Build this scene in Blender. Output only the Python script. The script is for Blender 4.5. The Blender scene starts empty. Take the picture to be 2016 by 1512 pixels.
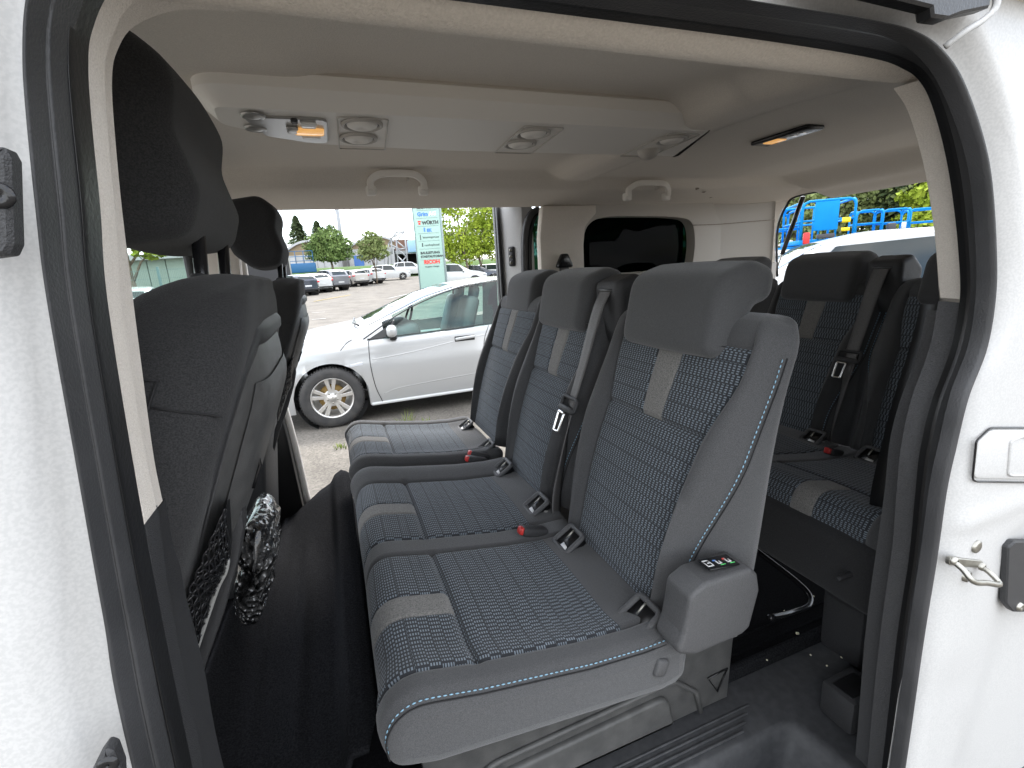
import bpy, bmesh, math, random
import numpy as np
from mathutils import Vector, Matrix
random.seed(7); RNG = np.random.default_rng(7)
S = bpy.context.scene
COL = S.collection
PI = math.pi

# ------------------------------------------------------------------ camera
F, CX, CY, EYE = 930.0, 1008.0, 756.0, 1.57
def _n(v): v = np.array(v, float); return v / np.linalg.norm(v)
_yd = _n((645 - CX, 552 - CY, F)); _dn = _n((1221 - CX, 4450 - CY, F)); _dn = _n(_dn - _yd * _dn.dot(_yd))
ROT = np.array([_n(np.cross(_yd, -_dn)), _yd, -_dn])
CAM = np.array((0, 0, EYE))
def ray(px, py): return ROT @ np.array(((px - CX) / F, (py - CY) / F, 1.0))
def PY(px, py, y): d = ray(px, py); return Vector(CAM + d * (y / d[1]))
def PX(px, py, x): d = ray(px, py); return Vector(CAM + d * (x / d[0]))
def PZ(px, py, z): d = ray(px, py); return Vector(CAM + d * ((z - EYE) / d[2]))
def PD(px, py, t): return Vector(CAM + ray(px, py) * t)
cd = bpy.data.cameras.new('camera'); cam = bpy.data.objects.new('camera', cd); COL.objects.link(cam)
r, u, b = ROT[:, 0], -ROT[:, 1], -ROT[:, 2]
cam.matrix_world = Matrix(((r[0], u[0], b[0], 0), (r[1], u[1], b[1], 0), (r[2], u[2], b[2], EYE), (0, 0, 0, 1)))
cd.sensor_width = 36; cd.lens = F / 2016 * 36; cd.clip_start = 0.02; cd.clip_end = 2000
S.camera = cam

# ------------------------------------------------------------------ world, sun, exposure
SUN_EL, SUN_AZ = math.radians(56), math.radians(25)      # azimuth measured clockwise from +Y
W = bpy.data.worlds.new('World'); S.world = W; W.use_nodes = True
nt = W.node_tree; nt.nodes.clear()
out = nt.nodes.new('ShaderNodeOutputWorld')
sky = nt.nodes.new('ShaderNodeTexSky'); sky.sky_type = 'NISHITA'; sky.sun_disc = False
sky.sun_elevation = SUN_EL; sky.sun_rotation = SUN_AZ
bg1 = nt.nodes.new('ShaderNodeBackground'); bg1.inputs[1].default_value = 0.13
nt.links.new(sky.outputs[0], bg1.inputs[0])
tc = nt.nodes.new('ShaderNodeTexCoord'); mp = nt.nodes.new('ShaderNodeMapping'); mp.inputs['Scale'].default_value = (1.0, 1.0, 3.2)
nz = nt.nodes.new('ShaderNodeTexNoise'); nz.inputs['Scale'].default_value = 2.6; nz.inputs['Detail'].default_value = 9; nz.inputs['Roughness'].default_value = 0.58
rp = nt.nodes.new('ShaderNodeValToRGB'); rp.color_ramp.elements[0].position = 0.36; rp.color_ramp.elements[1].position = 0.52
nz2 = nt.nodes.new('ShaderNodeTexNoise'); nz2.inputs['Scale'].default_value = 6.0; nz2.inputs['Detail'].default_value = 6
rp2 = nt.nodes.new('ShaderNodeValToRGB')
rp2.color_ramp.elements[0].position = 0.3; rp2.color_ramp.elements[0].color = (0.60, 0.64, 0.70, 1)
rp2.color_ramp.elements[1].position = 0.62; rp2.color_ramp.elements[1].color = (1.0, 1.0, 1.0, 1)
bg2 = nt.nodes.new('ShaderNodeBackground'); bg2.inputs[1].default_value = 0.86
mx = nt.nodes.new('ShaderNodeMixShader')
L = nt.links.new
L(tc.outputs['Generated'], mp.inputs[0]); L(mp.outputs[0], nz.inputs['Vector']); L(mp.outputs[0], nz2.inputs['Vector'])
L(nz.outputs[0], rp.inputs[0]); L(nz2.outputs[0], rp2.inputs[0]); L(rp2.outputs[0], bg2.inputs[0])
L(rp.outputs[0], mx.inputs[0]); L(bg1.outputs[0], mx.inputs[1]); L(bg2.outputs[0], mx.inputs[2]); L(mx.outputs[0], out.inputs[0])
sl = bpy.data.lights.new('sun', 'SUN'); sl.energy = 1.2; sl.angle = math.radians(15); sl.color = (1.0, 0.96, 0.9)
so = bpy.data.objects.new('sun', sl); COL.objects.link(so)
sd = Vector((math.sin(SUN_AZ) * math.cos(SUN_EL), math.cos(SUN_AZ) * math.cos(SUN_EL), math.sin(SUN_EL)))
so.rotation_euler = sd.to_track_quat('Z', 'Y').to_euler()
S.view_settings.view_transform = 'Standard'; S.view_settings.look = 'None'
S.view_settings.exposure = 2.35; S.view_settings.gamma = 1.0; S.view_settings.use_curve_mapping = False
S.cycles.max_bounces = 10; S.cycles.diffuse_bounces = 6; S.cycles.glossy_bounces = 4; S.cycles.transmission_bounces = 8
S.cycles.transparent_max_bounces = 12; S.cycles.use_denoising = True
try: S.cycles.denoiser = 'OPENIMAGEDENOISE'
except Exception: pass
S.cycles.sample_clamp_indirect = 6

# ------------------------------------------------------------------ materials
MATS = {}
def mat(name, col, rough=0.6, metal=0.0, col2=None, nscale=8.0, detail=4, ramp=(0.35, 0.65), bump=0.0, bscale=200.0, bdet=2,
        sheen=0.0, coat=0.0, spec=0.5, coords='Object', emit=0.0, alpha=1.0, trans=0.0, ior=1.45):
    if name in MATS: return MATS[name]
    m = bpy.data.materials.new(name); m.use_nodes = True; MATS[name] = m
    t = m.node_tree; p = t.nodes['Principled BSDF']
    p.inputs['Base Color'].default_value = (*col, 1); p.inputs['Roughness'].default_value = rough; p.inputs['Metallic'].default_value = metal
    p.inputs['Specular IOR Level'].default_value = spec; p.inputs['IOR'].default_value = ior
    p.inputs['Sheen Weight'].default_value = sheen; p.inputs['Coat Weight'].default_value = coat; p.inputs['Coat Roughness'].default_value = 0.08
    p.inputs['Alpha'].default_value = alpha; p.inputs['Transmission Weight'].default_value = trans
    if emit: p.inputs['Emission Color'].default_value = (*col, 1); p.inputs['Emission Strength'].default_value = emit
    tcn = t.nodes.new('ShaderNodeTexCoord')
    if col2 is not None:
        n = t.nodes.new('ShaderNodeTexNoise'); n.inputs['Scale'].default_value = nscale; n.inputs['Detail'].default_value = detail
        rr = t.nodes.new('ShaderNodeValToRGB'); rr.color_ramp.elements[0].position = ramp[0]; rr.color_ramp.elements[1].position = ramp[1]
        rr.color_ramp.elements[0].color = (*col, 1); rr.color_ramp.elements[1].color = (*col2, 1)
        t.links.new(tcn.outputs[coords], n.inputs['Vector']); t.links.new(n.outputs[0], rr.inputs[0]); t.links.new(rr.outputs[0], p.inputs['Base Color'])
    if bump:
        n = t.nodes.new('ShaderNodeTexNoise'); n.inputs['Scale'].default_value = bscale; n.inputs['Detail'].default_value = bdet
        bn = t.nodes.new('ShaderNodeBump'); bn.inputs['Strength'].default_value = bump; bn.inputs['Distance'].default_value = 0.002
        t.links.new(tcn.outputs[coords], n.inputs['Vector']); t.links.new(n.outputs[0], bn.inputs['Height']); t.links.new(bn.outputs[0], p.inputs['Normal'])
    return m

def mathn(t, op, a, b=None):
    n = t.nodes.new('ShaderNodeMath'); n.operation = op
    for k, v in enumerate((a, b)):
        if v is None: continue
        if isinstance(v, (int, float)): n.inputs[k].default_value = v
        else: t.links.new(v, n.inputs[k])
    return n.outputs[0]

def woven():
    """dark navy cloth with ladder-like columns of pale blue strokes that step sideways block by block"""
    m = mat('woven_pattern_fabric', (0.014, 0.016, 0.021), rough=0.92, sheen=0.15, spec=0.2)
    t = m.node_tree; p = t.nodes['Principled BSDF']
    uv = t.nodes.new('ShaderNodeUVMap'); sx = t.nodes.new('ShaderNodeSeparateXYZ'); t.links.new(uv.outputs[0], sx.inputs[0])
    u, v = sx.outputs[0], sx.outputs[1]
    pitch, blk = 0.0092, 0.0190
    b = mathn(t, 'FLOOR', mathn(t, 'DIVIDE', v, blk))
    tri = mathn(t, 'PINGPONG', b, 3.0)
    coln = mathn(t, 'FLOOR', mathn(t, 'DIVIDE', u, pitch * 6))
    us = mathn(t, 'ADD', mathn(t, 'DIVIDE', u, pitch), mathn(t, 'MULTIPLY', mathn(t, 'ADD', tri, mathn(t, 'MULTIPLY', coln, 0.0)), 0.42))
    inu = mathn(t, 'LESS_THAN', mathn(t, 'FRACT', us), 0.54)
    inv = mathn(t, 'LESS_THAN', mathn(t, 'FRACT', mathn(t, 'DIVIDE', v, 0.0043)), 0.55)
    gap = mathn(t, 'LESS_THAN', mathn(t, 'FRACT', mathn(t, 'DIVIDE', v, blk)), 0.93)
    f = mathn(t, 'MULTIPLY', mathn(t, 'MULTIPLY', inu, inv), gap)
    wn = t.nodes.new('ShaderNodeTexNoise'); wn.inputs['Scale'].default_value = 30; t.links.new(uv.outputs[0], wn.inputs['Vector'])
    ft = mathn(t, 'MULTIPLY', f, mathn(t, 'ADD', mathn(t, 'MULTIPLY', wn.outputs[0], 0.5), 0.6))
    mc = t.nodes.new('ShaderNodeMix'); mc.data_type = 'RGBA'
    mc.inputs[6].default_value = (0.034, 0.0365, 0.041, 1); mc.inputs[7].default_value = (0.21, 0.245, 0.28, 1)
    t.links.new(ft, mc.inputs[0]); t.links.new(mc.outputs[2], p.inputs['Base Color'])
    bn = t.nodes.new('ShaderNodeBump'); bn.inputs['Strength'].default_value = 0.5; bn.inputs['Distance'].default_value = 0.0012
    t.links.new(inu, bn.inputs['Height']); t.links.new(bn.outputs[0], p.inputs['Normal'])
    return m

FAB = mat('plain_seat_fabric', (0.050, 0.0505, 0.052), 0.95, col2=(0.086, 0.086, 0.088), nscale=900, bump=0.35, bscale=1400, sheen=0.25, spec=0.15)
PAT = woven()
FABF = mat('dark_and_shaded_seat_fabric', (0.022, 0.022, 0.023), 0.95, col2=(0.040, 0.040, 0.041), nscale=700, bump=0.4, bscale=1100, sheen=0.12, spec=0.12)  # darker cloth on the front seats; on the rear skirt it paints shade
FELT = mat('grey_felt', (0.12, 0.118, 0.112), 0.95, col2=(0.23, 0.222, 0.21), nscale=420, bump=0.4, bscale=700, sheen=0.2, spec=0.1)
STITCH = mat('pale_blue_thread', (0.24, 0.42, 0.55), 0.7)
DSTITCH = mat('dark_thread', (0.012, 0.012, 0.013), 0.8)
PLAST = mat('grained_black_plastic', (0.030, 0.0305, 0.032), 0.5, col2=(0.042, 0.042, 0.044), nscale=500, bump=0.5, bscale=1100, bdet=3, spec=0.4)
SHELL = mat('seat_back_shell_plastic', (0.060, 0.060, 0.059), 0.42, col2=(0.085, 0.084, 0.082), nscale=30, bump=0.3, bscale=900, spec=0.5)
PLGREY = mat('pale_grey_plastic', (0.24, 0.24, 0.23), 0.5, bump=0.2, bscale=700)
GLOSSBLK = mat('gloss_black_plastic', (0.010, 0.010, 0.011), 0.22, spec=0.5)
RUB = mat('weather_rubber', (0.036, 0.0365, 0.038), 0.42, col2=(0.052, 0.052, 0.054), nscale=14, detail=8, bump=0.25, bscale=500, spec=0.45)
RUBD = mat('dark_soft_rubber', (0.009, 0.009, 0.0095), 0.36, bump=0.15, bscale=300)
CARPET = mat('black_carpet', (0.009, 0.0094, 0.0105), 1.0, col2=(0.022, 0.0225, 0.0245), nscale=260, detail=6, bump=0.9, bscale=420, bdet=5, spec=0.02)
GRAIN = mat('grey_grained_trim', (0.062, 0.062, 0.064), 0.5, col2=(0.082, 0.082, 0.084), nscale=400, bump=0.7, bscale=700, bdet=3)
SILLP = mat('sill_plastic', (0.040, 0.041, 0.044), 0.52, col2=(0.058, 0.059, 0.062), nscale=60, detail=10, bump=0.5, bscale=900)
CARPET2 = mat('floor_carpet', (0.005, 0.005, 0.006), 1.0, col2=(0.010, 0.010, 0.011), nscale=200, detail=6, bump=0.8, bscale=500, spec=0.05)
WHITE = mat('white_car_paint', (0.455, 0.452, 0.444), 0.5, col2=(0.505, 0.50, 0.49), nscale=420, detail=3, ramp=(0.40, 0.60), coat=0.12, spec=0.35, bump=0.05, bscale=260)
CREAM = mat('cream_trim_cloth', (0.63, 0.58, 0.52), 0.9, col2=(0.73, 0.675, 0.61), nscale=700, bump=0.5, bscale=900, sheen=0.1, spec=0.2)
HEAD = mat('headliner_cloth', (0.63, 0.58, 0.515), 0.95, col2=(0.71, 0.655, 0.585), nscale=420, bump=0.7, bscale=520, sheen=0.1, spec=0.15)
CPLAST = mat('cream_plastic', (0.80, 0.765, 0.71), 0.55, bump=0.15, bscale=900, spec=0.4)
CPLAST2 = mat('greige_and_shaded_plastic', (0.46, 0.43, 0.39), 0.5, bump=0.15, bscale=900)  # greige on fittings; on the rear trims, cream with shade put into it
CHROME = mat('chrome', (0.75, 0.75, 0.74), 0.18, 1.0)
SATIN = mat('satin_silver_trim', (0.40, 0.39, 0.37), 0.32, 0.5)
STEEL = mat('zinc_steel', (0.42, 0.41, 0.37), 0.38, 1.0, col2=(0.30, 0.29, 0.26), nscale=60)
AMBER = mat('amber_lens', (0.95, 0.50, 0.16), 0.12, emit=0.12)
LENS = mat('clear_lens', (0.75, 0.75, 0.72), 0.12, spec=0.6)
RED = mat('red_buckle_plastic', (0.50, 0.035, 0.03), 0.35)
BELT = mat('belt_webbing', (0.085, 0.082, 0.080), 0.55, col2=(0.115, 0.11, 0.108), nscale=300, bump=0.3, bscale=1200)
WHITEINK = mat('white_print', (0.75, 0.75, 0.75), 0.6)
GREENINK = mat('green_print', (0.1, 0.55, 0.15), 0.6)
REDINK = mat('red_print', (0.7, 0.06, 0.05), 0.6)
BLUEINK = mat('blue_print', (0.08, 0.22, 0.6), 0.6)
CRUMB = mat('crumb', (0.72, 0.66, 0.48), 0.8)

def glassmat(name, tint, refl_rough=0.02, ior=1.5):
    if name in MATS: return MATS[name]
    m = bpy.data.materials.new(name); m.use_nodes = True; MATS[name] = m
    t = m.node_tree; t.nodes.clear(); o = t.nodes.new('ShaderNodeOutputMaterial')
    tr = t.nodes.new('ShaderNodeBsdfTransparent'); tr.inputs[0].default_value = (*tint, 1)
    gl = t.nodes.new('ShaderNodeBsdfGlossy'); gl.inputs[1].default_value = refl_rough
    fr = t.nodes.new('ShaderNodeFresnel'); fr.inputs[0].default_value = ior
    mxx = t.nodes.new('ShaderNodeMixShader')
    t.links.new(fr.outputs[0], mxx.inputs[0]); t.links.new(tr.outputs[0], mxx.inputs[1]); t.links.new(gl.outputs[0], mxx.inputs[2]); t.links.new(mxx.outputs[0], o.inputs[0])
    return m
PRIVACY = glassmat('privacy_glass', (0.022, 0.055, 0.047), 0.02, 1.09)
CLEAR = glassmat('clear_glass', (0.86, 0.93, 0.90))
TINTED = glassmat('door_tinted_glass', (0.12, 0.22, 0.20))
FILM = glassmat('plastic_film', (0.85, 0.87, 0.88), 0.12)

# ------------------------------------------------------------------ mesh helpers
def M(name, V, Fc, m, par=None, sm=True, uv=None, sharp=None):
    me = bpy.data.meshes.new(name); me.from_pydata([tuple(v) for v in V], [], Fc); me.update()
    if sm:
        me.polygons.foreach_set('use_smooth', [True] * len(me.polygons))
        if sharp: me.set_sharp_from_angle(angle=math.radians(sharp))
    if uv is not None:
        ul = me.uv_layers.new(name='UVMap')
        for lp in me.loops: ul.data[lp.index].uv = uv[lp.vertex_index]
    if m: me.materials.append(m)
    o = bpy.data.objects.new(name, me); COL.objects.link(o)
    if par is not None: adopt(o, par)
    return o
def root_loc(p):
    q = Vector((0, 0, 0))
    while p is not None: q += Vector(p.get('_base', (0, 0, 0))); p = p.parent
    return q
def adopt(o, par):
    o.parent = par
    o.matrix_parent_inverse = Matrix.Translation(-root_loc(par)) if par.type == 'EMPTY' else Matrix.Identity(4)
    return o
def E(name, label, cat, loc=(0, 0, 0), group=None):
    o = bpy.data.objects.new(name, None); COL.objects.link(o); o.empty_display_size = 0.1
    o.location = loc; o['_base'] = list(loc); o['label'] = label; o['category'] = cat
    if group: o['group'] = group
    return o
def tag(o, label, cat, group=None):
    o['label'] = label; o['category'] = cat
    if group: o['group'] = group
    return o
def copy_tree(o, par=None):
    c = o.copy(); COL.objects.link(c); inv = o.matrix_parent_inverse.copy()
    if par is not None: c.parent = par; c.matrix_parent_inverse = inv
    for ch in list(o.children): copy_tree(ch, c)
    return c
class G:
    """collects pieces of ONE mesh"""
    def __init__(s): s.V = []; s.F = []
    def add(s, vf):
        V, Fc = vf; k = len(s.V); s.V += [Vector(v) for v in V]; s.F += [tuple(i + k for i in f) for f in Fc]; return s
    def obj(s, name, m, par=None, **k): return M(name, s.V, s.F, m, par, **k)
def frame(t, up):
    t = t.normalized(); n = up.cross(t)
    if n.length < 1e-5: n = Vector((1, 0, 0)).cross(t)
    n.normalize(); return n, t.cross(n)
def tube(path, r, n=8, closed=False, up=Vector((0, 0, 1)), caps=True):
    P = [Vector(p) for p in path]; k = len(P); V = []; Fc = []
    rr = r if isinstance(r, (list, tuple)) else [r] * k
    prev = None
    for i, p in enumerate(P):
        a = P[i - 1] if (i > 0 or closed) else p; c = P[(i + 1) % k] if (i < k - 1 or closed) else p
        tt = (c - a).normalized()
        if prev is None: nn, bb = frame(tt, up)
        else:
            nn = prev - tt * prev.dot(tt); nn.normalize(); bb = tt.cross(nn)
        prev = nn
        for j in range(n):
            an = 2 * PI * j / n; V.append(p + (nn * math.cos(an) + bb * math.sin(an)) * rr[i])
    for i in range(k if closed else k - 1):
        for j in range(n):
            a, b2 = i * n + j, i * n + (j + 1) % n; c, d = ((i + 1) % k) * n + (j + 1) % n, ((i + 1) % k) * n + j
            Fc.append((a, b2, c, d))
    if not closed and caps: Fc.append(tuple(range(n))[::-1]); Fc.append(tuple(range((k - 1) * n, k * n)))
    return V, Fc
def sweepY(path, prof, closed=False, pclosed=True):
    """sweep a profile (a: in-plane outward, b: along +Y) along a path that lies roughly in an XZ plane"""
    P = [Vector(p) for p in path]; k = len(P); n = len(prof); V = []; Fc = []
    for i, p in enumerate(P):
        a = P[i - 1] if (i > 0 or closed) else p; c = P[(i + 1) % k] if (i < k - 1 or closed) else p
        t = (c - a); t.y = 0; t.normalize(); nn = Vector((-t.z, 0, t.x))
        for (x, y) in prof: V.append(p + nn * x + Vector((0, y, 0)))
    for i in range(k if closed else k - 1):
        for j in range(n if pclosed else n - 1):
            Fc.append((i * n + j, i * n + (j + 1) % n, ((i + 1) % k) * n + (j + 1) % n, ((i + 1) % k) * n + j))
    if not closed and pclosed: Fc.append(tuple(range(n))); Fc.append(tuple(range((k - 1) * n, k * n))[::-1])
    return V, Fc
def rbox(c, size, r=0.01, rot=None, seg=2):
    bm = bmesh.new(); bmesh.ops.create_cube(bm, size=1.0)
    for v in bm.verts: v.co = Vector((v.co.x * size[0], v.co.y * size[1], v.co.z * size[2]))
    if r: bmesh.ops.bevel(bm, geom=list(bm.edges), offset=min(r, min(size) * 0.49), segments=seg, profile=0.5, affect='EDGES')
    R = rot.to_matrix() if hasattr(rot, 'to_matrix') else (rot if rot is not None else Matrix.Identity(3))
    bm.verts.index_update()
    V = [R @ v.co + Vector(c) for v in bm.verts]; Fc = [tuple(v.index for v in f.verts) for f in bm.faces]; bm.free()
    return V, Fc
def prism(pts, off, r=0.0, seg=2):
    """closed polygon of 3D points extruded by the vector off, edges bevelled"""
    bm = bmesh.new(); off = Vector(off)
    a = [bm.verts.new(Vector(p)) for p in pts]; b2 = [bm.verts.new(Vector(p) + off) for p in pts]; k = len(pts)
    f1 = bm.faces.new(a); f2 = bm.faces.new(b2[::-1])
    for i in range(k): bm.faces.new((a[(i + 1) % k], a[i], b2[i], b2[(i + 1) % k]))
    bmesh.ops.recalc_face_normals(bm, faces=bm.faces)
    if r: bmesh.ops.bevel(bm, geom=list(f1.edges) + list(f2.edges), offset=r, segments=seg, profile=0.5, affect='EDGES')
    bm.verts.index_update(); V = [v.co.copy() for v in bm.verts]; Fc = [tuple(v.index for v in f.verts) for f in bm.faces]; bm.free()
    return V, Fc
def lathe(prof, c=(0, 0, 0), axis='y', n=24, closed=True):
    V = []; Fc = []; k = len(prof)
    for i in range(n):
        a = 2 * PI * i / n; ca, sa = math.cos(a), math.sin(a)
        for (r_, h) in prof:
            V.append(Vector({'y': (r_ * ca, h, r_ * sa), 'z': (r_ * ca, r_ * sa, h), 'x': (h, r_ * ca, r_ * sa)}[axis]) + Vector(c))
    for i in range(n):
        for j in range(k - 1): Fc.append((i * k + j, i * k + j + 1, ((i + 1) % n) * k + j + 1, ((i + 1) % n) * k + j))
    return V, Fc
def rpoly(pts, seg=5):
    """closed 2D polygon (x, y, radius) -> rounded outline"""
    o = []; k = len(pts)
    for i in range(k):
        p = Vector(pts[i][:2]); a = Vector(pts[i - 1][:2]) - p; c = Vector(pts[(i + 1) % k][:2]) - p; r_ = pts[i][2] if len(pts[i]) > 2 else 0
        la, lc = a.length, c.length; a.normalize(); c.normalize(); ang = a.angle(c)
        d = min(r_ / max(math.tan(ang / 2), 1e-4), la * 0.48, lc * 0.48)
        if d < 1e-5: o.append(p); continue
        s, e = p + a * d, p + c * d
        for q in range(seg + 1):
            t = q / seg; o.append(s * (1 - t) ** 2 + p * 2 * t * (1 - t) + e * t * t)
    return o
def resample(pts, n, closed=True):
    P = [Vector(p) for p in pts]
    if closed: P = P + [P[0]]
    d = [0.0]
    for i in range(1, len(P)): d.append(d[-1] + (P[i] - P[i - 1]).length)
    res = []; j = 0; m_ = n if closed else n - 1
    for i in range(n):
        s = d[-1] * i / m_
        while j < len(d) - 2 and d[j + 1] < s: j += 1
        t = (s - d[j]) / max(d[j + 1] - d[j], 1e-9); res.append(P[j].lerp(P[j + 1], t))
    return res
def crv(keys, x):
    """monotone piecewise interpolation through (x, y) keys, smoothed"""
    if x <= keys[0][0]: return keys[0][1]
    for (a, fa), (b_, fb) in zip(keys, keys[1:]):
        if x <= b_:
            t = (x - a) / (b_ - a); return fa + (fb - fa) * t
    return keys[-1][1]
def cat(pts, n=6, closed=False):
    """Catmull-Rom through 3D points"""
    P = [Vector(p) for p in pts]; k = len(P); o = []
    for i in range(k if closed else k - 1):
        p0 = P[i - 1] if (i > 0 or closed) else P[0] * 2 - P[1]; p1 = P[i]; p2 = P[(i + 1) % k]; p3 = P[(i + 2) % k] if (i + 2 < k or closed) else P[-1] * 2 - P[-2]
        for q in range(n):
            t = q / n; o.append(0.5 * ((2 * p1) + (p2 - p0) * t + (2 * p0 - 5 * p1 + 4 * p2 - p3) * t * t + (3 * p1 - p0 - 3 * p2 + p3) * t ** 3))
    if not closed: o.append(P[-1])
    return o
def sstep(a, b_, x):
    t = min(1, max(0, (x - a) / (b_ - a))); return t * t * (3 - 2 * t)
def patch(f, us, vs, uvf=None):
    V = []; Fc = []; UV = []
    for u_ in us:
        for v_ in vs: V.append(f(u_, v_)); UV.append(uvf(u_, v_) if uvf else (u_, v_))
    k = len(vs)
    for i in range(len(us) - 1):
        for j in range(k - 1): Fc.append((i * k + j, (i + 1) * k + j, (i + 1) * k + j + 1, i * k + j + 1))
    return V, Fc, UV
def lin(a, b_, n): return [a + (b_ - a) * i / (n - 1) for i in range(n)]
def text_obj(name, s, size, origin, right, up, m, par, ext=0.002, align='LEFT', bold=0.0):
    c = bpy.data.curves.new(name, 'FONT'); c.body = s; c.size = size; c.extrude = ext; c.align_x = align; c.offset = bold; c.resolution_u = 2
    t = bpy.data.objects.new(name, c); COL.objects.link(t)
    dg = bpy.context.evaluated_depsgraph_get(); me = bpy.data.meshes.new_from_object(t.evaluated_get(dg))
    bpy.data.objects.remove(t); bpy.data.curves.remove(c)
    R_, U_ = Vector(right).normalized(), Vector(up).normalized(); N_ = R_.cross(U_)
    mw = Matrix(((R_.x, U_.x, N_.x, origin[0]), (R_.y, U_.y, N_.y, origin[1]), (R_.z, U_.z, N_.z, origin[2]), (0, 0, 0, 1)))
    me.transform(mw); me.materials.clear(); me.materials.append(m)
    o = bpy.data.objects.new(name, me); COL.objects.link(o); adopt(o, par); return o
# ------------------------------------------------------------------ the van
van = E('van', 'white passenger van seen through its open side door, cream headliner and black door seal', 'van', (0.5, 1.25, 0))
FLOOR = 0.60
SEAL = [((252, 1512), (377, 1512)), ((195, 1215), (314, 1205)), ((143, 920), (258, 900)), ((84, 590), (209, 590)), ((62, 420), (195, 410)), ((42, 220), (178, 240)),
        ((36, 110), (171, 130)), ((42, 0), (178, 60)), ((70, -110), (215, -20)), ((150, -190), (290, -72)), ((500, -160), (540, -46)), ((1000, -80), (1000, 12)),
        ((1500, 0), (1500, 77)), ((1723, 36), (1720, 113)), ((1807, 59), (1785, 136)), ((1858, 97), (1815, 160)), ((1897, 154), (1838, 205)), ((1935, 256), (1862, 290)),
        ((1955, 350), (1878, 380)), ((1964, 480), (1890, 490)), ((1963, 580), (1893, 590)), ((1946, 684), (1874, 690)), ((1910, 780), (1836, 795)), ((1886, 877), (1814, 890)),
        ((1866, 965), (1804, 980)), ((1846, 1101), (1792, 1101)), ((1820, 1261), (1768, 1261)), ((1785, 1501), (1740, 1501))]
YO, YI = 0.335, 0.395
so_ = [PY(*a, YO - 0.010) + Vector((0, 0.010, 0)) for a, b_ in SEAL]; si_ = [PY(*b_, YI - 0.006) + Vector((0, 0.006, 0)) for a, b_ in SEAL]
def tails(P, y):
    a, c = P[0], P[-1]
    return [Vector((a.x - 0.03, y, 0.42)), Vector((a.x - 0.015, y, 0.85))] + P + [Vector((c.x + 0.01, y, 0.42))]
seal_out = cat(tails(so_, YO), 12); seal_in = cat(tails(si_, YI), 12)
def band(A, B, prof):
    """strip between two matching paths; prof = [(s, offset towards -Y)]"""
    V = []; Fc = []; k = len(prof)
    for a, b_ in zip(A, B):
        for s, d in prof: V.append(a.lerp(b_, s) + Vector((0, -d, 0)))
    for i in range(len(A) - 1):
        for j in range(k - 1): Fc.append((i * k + j, i * k + j + 1, (i + 1) * k + j + 1, (i + 1) * k + j))
    return V, Fc
V, Fc = band(seal_out, seal_in, [(0.0, -0.01), (0.0, 0.002), (0.03, 0.008), (0.08, 0.012), (0.18, 0.0145), (0.30, 0.0145), (0.37, 0.011), (0.395, 0.010), (0.42, 0.012), (0.49, 0.0165), (0.58, 0.018), (0.68, 0.0165), (0.75, 0.012), (0.79, 0.006)])
M('door_frame_trim', V, Fc, RUB, van)
V, Fc = band(seal_out, seal_in, [(0.765, 0.004), (0.785, 0.012), (0.82, 0.017), (0.875, 0.0195), (0.93, 0.017), (0.98, 0.010), (1.0, 0.004)])
M('door_seal', V, Fc, RUBD, van)
# white body side round the opening
cen = Vector((0.31, 0.33, 1.1))
def rim(p):
    d = Vector((p.x - cen.x, 0, p.z - cen.z)); ts = []
    if d.x: ts.append(((2.25 if d.x > 0 else -1.3) - cen.x) / d.x)
    if d.z: ts.append(((1.955 if d.z > 0 else 0.28) - cen.z) / d.z)
    t = min(x for x in ts if x > 0); return Vector((cen.x + d.x * t, 0, cen.z + d.z * t))
rows = [0, .004, .008, .014, .02, .03, .045, .07, .10, .12, .14, .16, .18, .2, .25, .35, .55, .75, .9, 1.0]
V = []; Fc = []; k = len(rows)
for p in seal_out:
    q = rim(p)
    for s in rows:
        w = p.lerp(Vector((q.x, p.y, q.z)), s); dist = (w - p).length
        zz = w.z
        w.y = 0.343 - 0.020 * sstep(0.012, 0.045, dist) + 0.010 * sstep(0.20, 0.24, dist) + 0.10 * max(0, (zz - 1.80) / 0.16) ** 2 + 0.02 * max(0, (1.0 - zz)) ** 2
        if w.x > 0.6: w.y += -0.005 * math.exp(-((zz - 1.205) / 0.012) ** 2) * sstep(0.02, 0.05, dist) + 0.006 * sstep(1.17, 1.14, zz) * sstep(0.855, 0.875, w.x) + 0.004 * sstep(0.10, 0.06, w.x - 0.77 + (zz - 0.85) * 0.35) * sstep(1.0, 0.9, zz)
        else: w.y += 0.005 * sstep(0.05, 0.12, dist) * sstep(1.35, 1.25, zz) - 0.003 * math.exp(-((dist - 0.035) / 0.01) ** 2)
        V.append(w)
for i in range(len(seal_out) - 1):
    for j in range(k - 1): Fc.append((i * k + j, i * k + j + 1, (i + 1) * k + j + 1, (i + 1) * k + j))
M('body_side', V, Fc, WHITE, van)
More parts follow.
